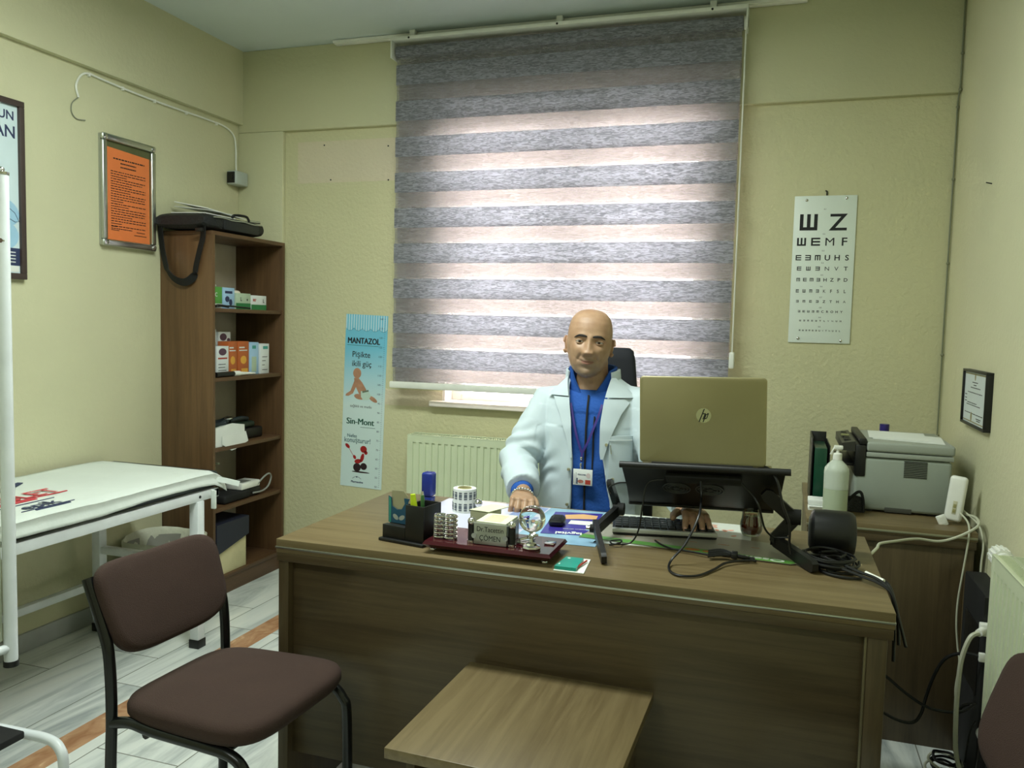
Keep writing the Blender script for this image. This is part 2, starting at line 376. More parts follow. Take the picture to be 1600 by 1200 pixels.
t = thing('ceiling_light', 'unseen ceiling fitting added as fill light nearer the door wall', 'ceiling light', (-1.1, -.35, ZC))  # unseen fitting, added as fill light from behind the camera
w = MB(); w.box(-1.75, -.45, -.5, -.2, ZC-.05, ZC, bev=.006); w.build('housing', 'white', t)
w = MB(); w.box(-1.73, -.47, -.48, -.22, ZC-.062, ZC-.05, bev=.004); w.build('diffuser', bpy.data.materials['lamp_diffuser'], t)
ld = bpy.data.lights.new('ceiling_light', 'AREA'); ld.shape = 'RECTANGLE'; ld.size = 1.24; ld.size_y = .24; ld.energy = LAMP_POWER*.36; ld.color = LAMP_COLOR
lo = bpy.data.objects.new('tube_glow', ld); C.objects.link(lo); lo.parent = t; lo.location = (0, 0, -.07)

# ------------------------------------------------------------ zebra blind and curtain rail
YZ = 3.615
t = thing('zebra_blind', 'grey striped zebra roller blind drawn down over the window', 'blind', (-1.0, YZ, 1.0), None)
M['dense'] = fabric_light('blind_dense_band', (192, 194, 202), 0.66, 0.0, 0.38)
M['dense_back'] = fabric_light('blind_back_band', (202, 196, 196), 0.64, 0.0, 0.16)
M['sheer'] = fabric_light('blind_sheer', (184, 182, 186), 0.55, 0.60, 0.25)
bx0, bx1 = -1.795, -.205
def layer(name, y, off, m_dense, m_sheer, x0, x1, gap=0.0):
    f = MB(); g = MB(); z = 2.60; n = 0
    tops = [2.537 - .1681*i for i in range(9)]; prev = 2.62
    for tz in tops:
        a, b = (tz, tz-.093) if not off else (tz-.093+.010, tz-.1681+.010+gap)
        lo_b = max(b, 1.03)
        if a > 1.03: f.box(x0, x1, y-.0006, y+.0006, lo_b, a)
        g.box(x0+.004, x1-.004, y-.0004, y+.0004, a, prev); prev = lo_b
    if prev > 1.03: g.box(x0+.004, x1-.004, y-.0004, y+.0004, 1.03, prev)
    f.build(name+'_band', m_dense, t); g.build(name+'_sheer', m_sheer, t)
layer('front', YZ, False, 'dense', 'sheer', bx0, bx1)
layer('rear', YZ+.034, True, 'dense_back', 'sheer', bx0, bx1)
r = MB(); r.cyl((bx0, YZ+.017, 2.60), (bx1, YZ+.017, 2.60), .030, 28); r.build('roller', 'dense', t)
r = MB(); r.cyl((bx0, YZ+.004, 1.012), (bx1, YZ+.004, 1.012), .014, 20); r.box(bx0-.012, bx1+.012, YZ-.010, YZ+.018, 0.998, 1.03, bev=.006); r.build('bottom_bar', 'white', t)
r = MB(); r.box(bx0-.02, bx1+.02, YZ-.028, YZ+.055, 2.645, 2.662, bev=.003)
for x in (bx0-.02, bx1+.012): r.box(x, x+.008, YZ-.028, YZ+.05, 2.565, 2.65, bev=.003)
for x in (-1.72, -1.0, -.33): r.box(x-.014, x+.014, YZ+.008, YZ+.034, 2.662, 2.70, bev=.002)
r.build('head_rail', 'white', t)
r = MB()
for x in (-1.72, -1.0, -.33): r.cyl((x, YZ-.029, 2.652), (x, YZ-.026, 2.652), .005, 8)
r.build_each('screw', 'ink', t)
r = MB(); r.cyl((bx1+.004, YZ+.017, 2.60), (bx1+.02, YZ+.017, 2.60), .026, 20); r.build('chain_wheel', 'white', t)
r = MB(); r.tube([(bx1+.012, YZ-.008, 2.60), (bx1+.012, YZ-.004, 1.20)], .0022, 6); r.tube([(bx1+.012, YZ+.042, 2.60), (bx1+.012, YZ+.032, 1.20)], .0022, 6)
ch = r.build('pull_chain', 'white', t); r = MB(); r.box(bx1+.001, bx1+.023, YZ-.012, YZ+.04, 1.155, 1.225, bev=.006); r.build('chain_weight', 'white', ch)
r = MB(); r.box(-2.165, .045, 3.665, 3.70, 2.682, 2.70, bev=.003); r.box(-2.165, .045, 3.655, 3.665, 2.684, 2.698, bev=.002)
tag(r.build('curtain_rail', 'white'), 'long white curtain rail on the ceiling above the blind', 'curtain rail')

# ------------------------------------------------------------ panel radiators
def radiator(label, x0, x1, z0, z1, Y, T, n):
    """front face towards local -y at y=Y; T turns it into place"""
    o = T @ Vector(((x0+x1)/2, Y+.05, z0)); t = thing('radiator', label, 'radiator', o)
    p = MB(T); sp = (x1-x0-.05)/n
    # front panel with pressed vertical flutes
    rings = []
    prof = []
    xs = [x0, x0+.02]
    for i in range(n):
        a = x0+.025+i*sp
        prof += [(a+sp*.06, 0), (a+sp*.14, .006), (a+sp*.50, .006), (a+sp*.58, 0)]
    pts = [(x0, 0)] + prof + [(x1, 0)]
    p.loft([[(x, Y+d, z) for x, d in pts] for z in (z0+.035, z1-.035)], closed=False)
    for za, zb in ((z0, z0+.035), (z1-.035, z1)):
        p.loft([[(x0, Y+(.004 if za == z0 or True else 0)*0, za), (x1, Y, za)], [(x0, Y, zb), (x1, Y, zb)]], closed=False)
    p.box(x0, x1, Y+.0061, Y+.02, z0+.002, z1-.001, bev=.002)
    p.build('front_panel', 'rad', t, smooth=20)
    p = MB(T); p.box(x0+.01, x1-.01, Y+.07, Y+.085, z0+.01, z1-.01, bev=.003); p.build('rear_panel', 'rad', t)
    p = MB(T)
    for i in range(n): p.box(x0+.03+i*sp, x0+.032+i*sp, Y+.021, Y+.069, z0+.02, z1-.02)
    p.build('convector_fins', 'rad', t)
    p = MB(T)
    for x in (x0-.001, x1+.001): p.box(x-.001, x+.001, Y+.001, Y+.088, z0+.01, z1, bev=.0008)
    p.build_each('side_cover', 'rad', t)
    p = MB(T); k = int((x1-x0)/.012)
    p.box(x0, x1, Y, Y+.012, z1-.002, z1+.002, bev=.001); p.box(x0, x1, Y+.078, Y+.09, z1-.002, z1+.002, bev=.001); p.box(x0, x1, Y+.04, Y+.05, z1-.002, z1+.001)
    for i in range(k): p.box(x0+.004+i*.012, x0+.008+i*.012, Y+.01, Y+.08, z1-.002, z1+.001)
    p.build('top_grille', 'rad', t)
    return t
radiator('cream panel radiator on the back wall under the window', -1.70, -.55, .18, .775, 3.60, I4, 33)
TR = Matrix.Translation((XR, 0, 0)) @ Matrix.Rotation(-PI/2, 4, 'Z')      # local -y faces -x; local x runs along -y
t = radiator('cream panel radiator on the right wall with a thermostat knob', -2.335, -.75, .20, .765, -.10, TR, 44)
p = MB(); p.cyl((.585, 2.335, .735), (.585, 2.40, .735), .012, 12); p.cyl((.585, 2.40, .735), (.585, 2.415, .735), .018, 16); p.cyl((.585, 2.415, .735), (.585, 2.47, .735), .024, 20)
for k in range(14):
    a = 2*PI*k/14; p.box(-.0025, .0025, -.003, .003, .0, .05, T=Matrix.Translation((.585+.024*math.cos(a), 2.468, .735+.024*math.sin(a))) @ Matrix.Rotation(PI/2, 4, 'X'))
p.build('thermostat_knob', 'white', t)
p = MB(); p.tube([(.585, 2.335, .235), (.585, 2.44, .235), (.585, 2.45, .2), (.585, 2.45, .0)], .009, 10); p.cyl((.585, 2.43, .225), (.585, 2.49, .225), .02, 18); p.build('valve', 'white', t)
p = MB(); p.tube(smooth_path([(.62, 2.30, .765), (.628, 2.2, .79), (.63, 2.1, .785), (.63, 1.9, .772)]), .003, 6)
tag(p.build('cable', 'white'), 'short white cable lying along the top of the right wall radiator', 'cable')

# ------------------------------------------------------------ things on the left wall
def letter_block(w, T, x0, x1, v, h, rng, gap=.12):
    """a line of tiny unreadable print made of word-long dashes"""
    x = x0
    while x < x1:
        L = rng.uniform(.018, .05)*(x1-x0)*2.2
        w.prism(rect(x, v, min(x+L, x1), v+h), 0, .0002, T); x += L + (x1-x0)*.018
T = frame((XL+.032*0+.0, 2.765, 1.612), (0, 1, 0), (0, 0, 1))        # u = +y, v = +z, w = +x
T = Matrix.Translation((0, 0, 0)) @ T
t = thing('framed_notice', 'orange printed notice in a silver snap frame', 'framed notice', (XL, 2.918, 1.612))
W_, H_ = .31, .47
w = MB(T); w.box(.004, W_-.004, .004, H_-.004, .001, .012); w.mi = 1; w.box(.02, W_-.02, .02, H_-.02, .0121, .0135)
w.build('backing', ['steel', mat('olive_mount', (88, 92, 58), .6)], t)
w = MB(T)
for a, b, c_, d_ in ((0, W_, 0, .028), (0, W_, H_-.028, H_), (0, .028, .028, H_-.028), (W_-.028, W_, .028, H_-.028)): w.box(a, b, c_, d_, .0125, .028, bev=.008, seg=3)
w.build('frame', 'alu', t)
w = MB(T)
for x in (.016, W_-.016):
    for y in (.016, H_-.016): w.lathe([(.011, 0), (.011, .003), (.005, .004), (.001, .002)], (x, y, .0275), 12)
w.build_each('corner_cap', 'chrome', t)
w = MB(T); w.prism([(.03, .03), (W_-.03, .03), (W_-.03, H_-.062), (.03, H_-.052)], .0136, .0150); w.build('sheet', mat('orange_paper', (226, 124, 66), .6, var=.03), t)
rng = random.Random(3); w = MB(T); y = H_-.098
for a, b in ((.07, .25), (.11, .20), (.11, .20)): letter_block(w, T @ Matrix.Identity(4) if False else I4, a, b, y, .0055, rng); y -= .016
y -= .006
for k, ln in enumerate((1, 1, .45, 1, .9, .6, 1, 1, .55, 1, .97, 1, .35, 1, .5, 1, 1, .97, .6, 1, 1, .3, 1, .6)):
    letter_block(w, I4, .055, .055+.20*ln, y, .0036, rng); y -= .0105
for a, b, yy in ((.055, .09, .085), (.055, .10, .07), (.20, .25, .072), (.185, .26, .058)): letter_block(w, I4, a, b, yy, .0034, rng)
for v in w.bm.verts: v.co.x += .0151
w.build('print', 'ink', t)

T = frame((XL, 1.80, 1.445), (0, 1, 0), (0, 0, 1)); W_, H_ = .60, .66
t = thing('framed_poster', 'pale blue poster in a dark brown frame behind the folding screen', 'poster', (XL, 2.1, 1.445))
w = MB(T)
for a, b, c_, d_ in ((0, W_, 0, .022), (0, W_, H_-.022, H_), (0, .022, .022, H_-.022), (W_-.022, W_, .022, H_-.022)): w.box(a, b, c_, d_, 0, .022, bev=.002)
w.build('frame', mat('dark_brown_frame', (70, 58, 54), .5), t)
w = MB(T); w.box(.02, W_-.02, .02, H_-.02, .002, .010); w.build('print_sheet', mat('pale_blue_print', (206, 224, 228), .45, var=.02), t)
w = MB(T); w.box(.022, W_-.022, .05, .115, .0101, .0106); w.mi = 1; w.box(.022, W_-.026, .027, .049, .0101, .0107)
w.build('banner', ['navy', 'paper'], t)
w = MB(T); w.prism(ell(.515, .245, .065, .05, 24, -.3), .0101, .0105); w.prism(ell(.43, .29, .06, .07, 24), .0101, .01045); w.prism(ell(.52, .16, .055, .05, 24), .0101, .01042)
w.build('petals', mat('light_blue_ink', (158, 198, 222), .5), t)
w = MB(T)
pl = [(.50, .27), (.53, .265), (.56, .245), (.577, .215), (.56, .212), (.53, .225), (.50, .27)]
w.tube([(x, y, .0107) for x, y in pl], .0011, 5)
w.text('NUN', .046, Matrix.Translation((.565, .585, .0102)), 'RIGHT', bold=.0008); w.text('DAN', .062, Matrix.Translation((.570, .520, .0102)), 'RIGHT', bold=.001)
w.tube([(.46+.02*math.cos(a), .082+.02*math.sin(a), .0110) for a in [k*PI/8 for k in range(17)]], .001, 5)
w.build('lettering', 'navy', t)
w = MB(T)
for k in range(4): letter_block(w, I4, .50, .565, .095-.011*k, .004, rng)
w.X = I4
for v in w.bm.verts: pass
w2 = MB(T)
for k in range(4): letter_block(w2, Matrix.Translation((0, 0, .0108)), .50, .56, .097-.012*k, .004, rng)
w.bm.free(); w2.build('small_print', 'paper', t)

# alarm siren with its cable
t = thing('wall_siren', 'small grey box siren in the left corner above the bookcase', 'siren', (XL+.05, 3.66, 2.0))
w = MB(); w.box(-2.745, -2.685, 3.60, 3.70, 2.005, 2.075, bev=.008, seg=3); w.build('housing', mat('pale_grey_plastic', (176, 186, 180), .4), t)
w = MB(); w.box(-2.74, -2.695, 3.597, 3.602, 2.012, 2.068, bev=.001); w.cyl((-2.716, 3.598, 2.04), (-2.716, 3.593, 2.04), .014, 16); w.build('grille', 'black', t)
w = MB(); pth = smooth_path([(XL+.006, 2.665, 2.195), (XL+.006, 2.655, 2.245), (XL+.006, 2.70, 2.30), (XL+.006, 2.80, 2.300), (XL+.008, 2.98, 2.293), (XL+.008, 3.20, 2.292), (XL+.008, 3.43, 2.295), (XL+.008, 3.58, 2.292), (XL+.008, 3.655, 2.262), (XL+.008, 3.672, 2.20), (XL+.012, 3.668, 2.12), (XL+.02, 3.66, 2.078)])
w.tube(pth, .0045, 7)
cb = tag(w.build('cable', 'white'), 'white cable clipped along the beam on the left wall down to the siren', 'cable')
w = MB(); w.tube(smooth_path([(XL+.005, 2.665, 2.195), (XL+.004, 2.635, 2.165), (XL+.004, 2.632, 2.13), (XL+.004, 2.655, 2.108), (XL+.004, 2.70, 2.112)]), .0022, 6); w.build('loose_end', mat('grey_wire', (130, 134, 118), .5), cb)
w = MB()
for yy, zz in ((2.72, 2.296), (2.90, 2.290), (3.09, 2.286), (3.30, 2.287), (3.52, 2.288)): w.box(XL, XL+.012, yy-.004, yy+.004, zz-.004, zz+.012, bev=.001)
w.build_each('clip', 'white', cb)
w = MB(); pts = [(.632, 3.695, 2.69), (.632, 3.690, 2.45), (.632, 3.688, 2.31), (.632, 3.722, 2.25), (.632, 3.718, 1.965), (.631, 3.716, 1.63), (.631, 3.716, 1.26), (.631, 3.712, .93), (.631, 3.70, .72)]
w.tube(pts, .0035, 6); cb = tag(w.build('cable', mat('grey_cable', (120, 124, 98), .5)), 'thin grey cable running down the right back corner', 'cable')
w = MB()
for x, y, z in pts[:8]: w.sphere((x, y-.003, z-.02), .007, 8, 6)
w.build_each('clip', mat('grey_clip', (128, 130, 104), .5), cb)
w = MB(); w.cyl((.64, 3.086, 1.822), (.622, 3.086, 1.826), .002, 6); tag(w.build('nail', 'ink'), 'bare nail in the right wall above the certificate', 'nail')

# certificate on the right wall
t = thing('framed_certificate', 'white certificate in a thin black frame on the right wall', 'certificate', (XR, 3.055, 1.02))
T = frame((XR, 3.23, 1.018), (0, -1, 0), (0, 0, 1)); W_, H_ = .345, .188            # w = -x
w = MB(T); 
for a, b, c_, d_ in ((0, W_, 0, .008), (0, W_, H_-.008, H_), (0, .008, .008, H_-.008), (W_-.008, W_, .008, H_-.008)): w.box(a, b, c_, d_, 0, .022, bev=.001)
w.build('frame', 'black', t)
w = MB(T); w.box(.008, W_-.008, .008, H_-.008, .004, .014); w.build('document', mat('certificate_paper', (206, 216, 216), .4, var=.02), t)
w = MB(T); w.box(.012, W_-.012, .0125, .016, .0141, .0143); w.box(.012, W_-.012, H_-.016, H_-.0125, .0141, .0143); w.prism(ell(.16, .165, .008, .012, 16), .0141, .0144); w.prism(ell(.13, .03, .010, .016, 16), .0141, .0144)
w.build('ornament', mat('gilt_ink', (140, 130, 80), .5), t)
w = MB(T)
for a, b, yy in ((.12, .20, .145), (.14, .18, .136), (.10, .24, .127), (.06, .27, .110), (.06, .20, .075), (.05, .25, .068), (.03, .29, .04), (.20, .27, .028), (.21, .26, .022), (.02, .05, .10), (.02, .05, .088), (.02, .05, .078)): letter_block(w, Matrix.Translation((0, 0, .0141)), a, b, yy, .0028, rng)
w.build('print', 'ink', t)

# ------------------------------------------------------------ eye chart and growth chart on the back wall
def eglyph(w, T, cx, cy, sx, sy, kind):
    k = .2
    bars = [rect(-.5, -.5, -.5+k, .5), rect(-.5+k, -.5, .5, -.5+k), rect(-.5+k, -k/2, .5, k/2), rect(-.5+k, .5-k, .5, .5)]
    for b in bars:
        out = []
        for x, y in b:
            if kind == 'b': x, y = -x, y
            elif kind == 'u': x, y = y, x
            elif kind == 'd': x, y = y, -x
            out.append((cx+x*sx, cy+y*sy))
        if kind in ('b', 'u'): out = out[::-1]
        w.prism(out, 0, .0003, T)
t = thing('eye_chart', 'white eye test chart with rows of black letters on the back wall', 'eye chart', (.157, YB, 1.27))
T = frame((.033, YB-.002, 1.275), (1, -.0, -.005), (0, 0, 1)) ; T = T @ Matrix.Identity(4)
W_, H_ = .247, .62
T = Matrix.Translation((.033, YB, 1.274)) @ Matrix.Rotation(PI/2, 4, 'X')       # local x right, y up, z towards the room
w = MB(T); w.box(0, W_, 0, H_, .003, .007, bev=.001); w.build('board', mat('chart_board', (222, 232, 224), .4, var=.015), t)
w = MB(T); Tl = Matrix.Translation((0, 0, .0071))
rows = [('uZ', .178, .11, .10, .86, .071), ('ueMF', .310, .054, .07, .90, .036), ('ebdUHS', .418, .036, .06, .93, .0225), ('eubNVT', .492, .027, .09, .91, .0175), ('dedbHZPD', .568, .023, .09, .91, .0145),
        ('eudbKFSL', .645, .022, .09, .90, .0120), ('bdebZTHA', .716, .017, .10, .90, .0105), ('beubdCROHY', .785, .015, .14, .86, .0095), ('ubdeuTLVNUH', .848, .011, .17, .85, .0068), ('dubdebUVTNUSL', .915, .010, .17, .84, .0064)]
for s_, vc, h, a, b, cw in rows:
    n = len(s_); hh = h*H_; cwid = cw
    for i, chh in enumerate(s_):
        x0 = a*W_ + cwid/2; x1 = b*W_ - cwid/2; cx = x0 + (x1-x0)*i/(n-1); cy = (1-vc)*H_
        if chh in 'ebud' : eglyph(w, Tl, cx, cy, cwid, hh, chh)
        else:
            sz = hh/.70; w.text(chh, sz, Tl @ Matrix.Translation((cx, cy-hh/2, 0)), 'CENTER', sx=cwid/(sz*.66), bold=0 if chh in 'MNWKAV' else (.0014 if h > .1 else .0006 if h > .03 else .0003))
for k, vc in enumerate((.095, .262, .375, .458, .540, .618, .692, .762, .830, .893)): w.text('0.'+str(min(k+1, 9)), .008, Tl @ Matrix.Translation((W_*.5, (1-vc)*H_, 0)), 'CENTER')
w.build('lettering', 'ink', t)
w = MB(T)
for x, y in ((.048, H_-.018), (W_-.042, H_-.012), (.040, .018), (W_-.036, .012)): w.lathe([(.006, 0), (.006, .002), (.003, .004), (.0005, .0045)], (x, y, .007), 14)
w.build_each('screw', 'chrome', t)
w = MB(); w.tube([(.16, YB-.004, 1.895), (.16, YB-.006, 1.912), (.155, YB-.001, 1.915)], .003, 6); w.build('hook', 'ink', t)

t = thing('growth_chart', 'blue and white paper height chart with a crawling baby on the back wall', 'height chart', (-2.02, YB, .465))
T = Matrix.Translation((-2.141, YB, .466)) @ Matrix.Rotation(PI/2, 4, 'X') @ Matrix.Rotation(-.030, 4, 'Z')
W_, H_ = .237, .889
def chart_paper():
    t_ = NT('growth_chart_paper'); p_ = principled(t_, srgb(200, 225, 225), .35); tc = t_.n('ShaderNodeTexCoord'); sp = t_.n('ShaderNodeSeparateXYZ'); t_.l(tc.outputs['Object'], sp.inputs[0])
    mr = t_.n('ShaderNodeMapRange'); mr.inputs['From Min'].default_value = .42; mr.inputs['From Max'].default_value = .72; t_.l(sp.outputs['Z'], mr.inputs['Value'])
    rp = t_.n('ShaderNodeValToRGB'); rp.color_ramp.elements[0].color = srgb(206, 226, 224); rp.color_ramp.elements[1].color = srgb(112, 190, 216); t_.l(mr.outputs[0], rp.inputs[0]); t_.l(rp.outputs[0], p_.inputs['Base Color']); return t_.m
w = MB(T); w.box(0, W_, 0, H_, .001, .0025); w.build('sheet', chart_paper(), t)
w = MB(T)
for k in range(17):
    x = .002+k*.0140; s5 = (x+.0035) % .0475/.0475; dep = .012*math.sin(PI*s5)**.6
    w.box(x, x+.0055, H_-.070-dep, H_-.001, .0026, .0028)
w.build('awning_stripes', mat('awning_white', (196, 222, 230), .5), t)
w = MB(T)
for k in range(5):
    w.tube([(k*.0475+.0475*q/8, H_-.070-.014*math.sin(PI*q/8), .0030) for q in range(9)], .0008, 4)
w.build('awning_hem', mat('teal_ink', (50, 110, 140), .5), t)
Tt = Matrix.Translation((0, 0, .0026)); w = MB(T)
[w.text('MANTAZOL', .042, Tt @ Matrix.Translation((.012+dx, H_-.148+dy, 0)), sx=.80, thick=.0002+.00005*q_) for q_, (dx, dy) in enumerate(((0, 0), (.0016, 0), (.0032, 0), (.0016, .0016)))]
w.text('Pişikte', .042, Tt @ Matrix.Translation((.042, H_-.217, 0)), sx=.90, bold=.0003); w.text('ikili güç', .042, Tt @ Matrix.Translation((.042, H_-.264, 0)), sx=.9, bold=.0003)
w.text('sağlıklı ve mutlu', .019, Tt @ Matrix.Translation((.040, H_-.475, 0)), sx=1.0)
w.build('lettering', 'ink', t)
w = MB(T); [w.text('Sin-Mont', .045, Tt @ Matrix.Translation((.022+dx, H_-.563, 0)), sx=.96, thick=.0002+.00005*q_) for q_, dx in enumerate((0, .0014, .0028))]; w.box(.105, .19, H_-.577, H_-.575, .0026, .0028); w.box(.012, .19, H_-.158, H_-.156, .0026, .0028); w.build('product_lettering', mat('dark_green_ink', (20, 80, 62), .6), t)
w = MB(T); w.text('Nefes', .024, Tt @ Matrix.Translation((.030, H_-.632, 0)), bold=.0005); w.text('konuşturur!', .036, Tt @ Matrix.Translation((.014, H_-.658, 0)), sx=.86, bold=.0005); w.build('grey_lettering', mat('slate_ink', (78, 110, 116), .6), t)
w = MB(T)
for i in range(91):
    y = .012+i*(H_-.03)/90; L = .010 if i % 5 == 0 else .0055; w.box(W_-.022 if i % 5 == 0 else W_-.0175, W_-.012, y, y+.0012, .0026, .0028)
for i in range(19): w.text(str(50+5*i), .0135, Tt @ Matrix.Translation((W_-.026, .008+i*(H_-.03)/18, 0)), 'RIGHT')
w.build('scale', 'navy', t)
bz = H_-.375                                                     # baby crawling: body, arms, legs, head, nappy
w = MB(T)
w.prism(ell(.075, bz+.075, .023, .027, 20), .0026, .0031); w.prism([(.058, bz+.05), (.085, bz+.05), (.105, bz+.03), (.13, bz-.005), (.12, bz-.035), (.09, bz-.03), (.075, bz-.005), (.062, bz+.02)], .0026, .0030)
w.prism([(.060, bz+.035), (.078, bz+.02), (.055, bz-.03), (.03, bz-.045), (.012, bz-.045), (.015, bz-.035), (.040, bz-.018)], .0026, .0029); w.prism(ell(.092, bz-.045, .030, .014, 16, -.15), .0026, .0029); w.prism(ell(.170, bz-.052, .028, .011, 14, -.5), .0026, .0029)
w.build('baby_picture', mat('baby_skin_print', (176, 130, 102), .5, var=.15, vscale=30), t)
w = MB(T); w.prism([(.100, bz-.015), (.145, bz-.012), (.158, bz-.038), (.145, bz-.058), (.115, bz-.060), (.102, bz-.045)], .0031, .0034); w.mi = 1; w.prism([(.108, bz-.014), (.143, bz-.006), (.145, bz-.014), (.110, bz-.024)], .0035, .0037)
w.build('nappy_picture', [mat('nappy_print', (190, 214, 200), .6), mat('nappy_band', (110, 120, 100), .6)], t)
dz = .165
w = MB(T)
for a in (ell(.035, dz+.045, .016, .009, 14, -.7), ell(.078, dz-.01, .012, .008, 12, -1.0), ell(.098, dz-.03, .02, .012, 14, .2), ell(.122, dz-.01, .010, .024, 14, -.25), ell(.128, dz+.035, .019, .018, 16), ell(.142, dz+.018, .010, .010, 12)): w.prism(a, .0026, .0029)
w.tube([(.045, dz+.033, .003), (.070, dz-.002, .003)], .0012, 5)
w.build('balloon_picture', mat('red_print', (160, 34, 34), .4), t)
w = MB(T); w.prism(ell(.094, dz-.062, .022, .022, 18), .0030, .0032); w.prism(ell(.132, dz-.054, .019, .018, 18), .0030, .0032); w.prism(ell(.116, dz-.085, .052, .004, 18), .0026, .0028)
w.build('balloon_base_picture', mat('dark_print', (46, 30, 36), .4), t)
w = MB(T); w.text('Pharmactive', .014, Tt @ Matrix.Translation((.062, .022, 0)), bold=.0005); w.tube([(.070+.05*q/10, .043+.012*math.sin(PI*q/10), .003) for q in range(11)], .0009, 4); w.sphere((.095, .053, .003), .004, 8, 6, sc=(1, 1, .3)); w.build('logo', 'navy', t)

# ------------------------------------------------------------ bookcase in the left corner and what stands in it
BX0, BX1, BY0, BY1 = XL+.002, -2.458, 3.125, 3.695
t = thing('bookcase', 'tall narrow brown open bookcase in the left corner', 'bookcase', ((BX0+BX1)/2, (BY0+BY1)/2, 0))
w = MB(); w.box(BX0, BX1, BY0, BY0+.018, 0, 1.694, bev=.001); w.build('side_panel', 'case_z', t)
w = MB(); w.box(BX0, BX1, BY1-.018, BY1, 0, 1.694, bev=.001); w.build('side_panel', 'case_z', t)
w = MB(); w.box(BX0, BX1, BY0, BY1, 1.694, 1.712, bev=.001); w.build('top_panel', 'case_y', t)
SH = [.095, .425, .712, 1.040, 1.362]
for z in SH:
    w = MB(); w.box(BX0+.004, BX1-.006, BY0+.0181, BY1-.0181, z-.018, z, bev=.001); w.build('shelf', 'case_y', t)
w = MB(); w.box(BX1-.03, BX1-.012, BY0+.0181, BY1-.0181, 0, .077); w.build('plinth', 'case_y', t)
w = MB(); w.box(BX0, BX0+.003, BY0+.0181, BY1-.0181, .095, 1.694); w.build('back_panel', mat('pale_backboard', (186, 178, 158), .7), t)
def carton(label, x0, x1, y0, y1, z0, z1, body, deco=None, name='medicine_box', cat='box', group=None, rz=0):
    cx, cy = (x0+x1)/2, (y0+y1)/2; Tz = Matrix.Translation((cx, cy, z0)) @ Matrix.Rotation(rz, 4, 'Z') @ Matrix.Translation((-cx, -cy, -z0))
    t = thing(name, label, cat, (cx, cy, z0), group); w = MB(Tz); w.box(x0, x1, y0, y1, z0, z1, bev=.001); w.build('carton', body, t)
    e = .0004
    for nm, (kind, a, b, c_, d_, m_) in enumerate(deco or []):
        w = MB(Tz)
        if kind == 'x': w.box(x1, x1+e, y0+(y1-y0)*a, y0+(y1-y0)*b, z0+(z1-z0)*c_, z0+(z1-z0)*d_)      # on the face to the room
        elif kind == 'y': w.box(x0+(x1-x0)*a, x0+(x1-x0)*b, y0-e, y0, z0+(z1-z0)*c_, z0+(z1-z0)*d_)    # on the face to the camera
        elif kind == 'tx': w.text(m_[0], m_[1], frame((x1+e, y0+(y1-y0)*a, z0+(z1-z0)*c_), (0, 1, 0), (0, 0, 1)), bold=.0005)
        elif kind == 'ty': w.text(m_[0], m_[1], Matrix.Translation((x0+(x1-x0)*a, y0-e, z0+(z1-z0)*c_)) @ Matrix.Rotation(PI/2, 4, 'X'), bold=.0005)
        elif kind == 'ex': w.prism(ell(a, c_, b, d_, 16), 0, e, frame((x1, y0, z0), (0, 1, 0), (0, 0, 1)))
        w.build('lettering' if kind[0] == 't' else 'printed_panel', m_[2] if kind[0] == 't' else m_, t)
    return t
M['boxgreen'] = mat('green_carton', (84, 160, 70), .4); M['boxblue'] = mat('light_blue_carton', (160, 196, 226), .4); M['boxgrey'] = mat('grey_green_carton', (176, 196, 172), .45)
M['darkgreen'] = mat('green_print', (36, 120, 66), .45); M['boxwhite'] = mat('white_carton', (216, 222, 222), .45); M['orangebox'] = mat('orange_carton', (178, 92, 44), .4); M['yellowp'] = mat('yellow_print', (214, 160, 60), .4)
M['teal'] = mat('teal_print', (60, 150, 140), .4); M['redp'] = mat('red_label', (170, 60, 44), .5); M['purplep'] = mat('purple_print', (90, 60, 80), .5)
xs = -2.50
carton('green and white glove box at the near end of the top inner shelf', -2.62, xs, 3.160, 3.246, 1.3625, 1.462, 'boxgreen', [('x', .0, 1, 0, .22, 'boxwhite'), ('tx', .25, 0, .55, 0, ('LC', .026, 'boxwhite'))], 'glove_box', group=None)
carton('light blue glove box with hand pictures on the top inner shelf', -2.62, xs, 3.254, 3.338, 1.3625, 1.462, 'boxblue', [('x', .15, .8, .72, .84, 'navy'), ('ex', .03, .016, .045, .014, 'navy'), ('ex', .055, .012, .030, .016, 'navy')], 'glove_box')
b1 = carton('grey green glove box marked L with gloves poking out of the top', -2.64, xs, 3.350, 3.464, 1.3625, 1.440, 'boxgrey', [('x', 0, 1, 0, .38, 'darkgreen'), ('tx', .28, 0, .52, 0, ('L', .026, 'ink')), ('tx', .72, 0, .55, 0, ('III', .012, 'ink'))], 'glove_box')
w = MB()
for k in range(5): w.sphere((-2.57+random.uniform(-.03, .03), 3.395+.012*k, 1.443), .016, 10, 7, sc=(1.3, 1, .8))
w.build('gloves', mat('latex', (222, 214, 196), .6, bump=.5, bscale=60), b1)
carton('pale glove box marked L beside the one with gloves poking out', -2.64, xs, 3.470, 3.594, 1.3625, 1.434, 'boxwhite', [('x', 0, 1, 0, .36, 'darkgreen'), ('tx', .1, 0, .58, 0, ('887', .018, 'redp')), ('tx', .76, 0, .52, 0, ('L', .024, 'ink'))], 'glove_box')
w = MB(); w.tube(smooth_path([(-2.49, 3.15, 1.370), (-2.478, 3.22, 1.373), (-2.476, 3.29, 1.374), (-2.480, 3.36, 1.371), (-2.478, 3.43, 1.368)]), .0042, 7); w.tube(smooth_path([(-2.47, 3.16, 1.370), (-2.485, 3.20, 1.376), (-2.475, 3.26, 1.371)]), .006, 7)
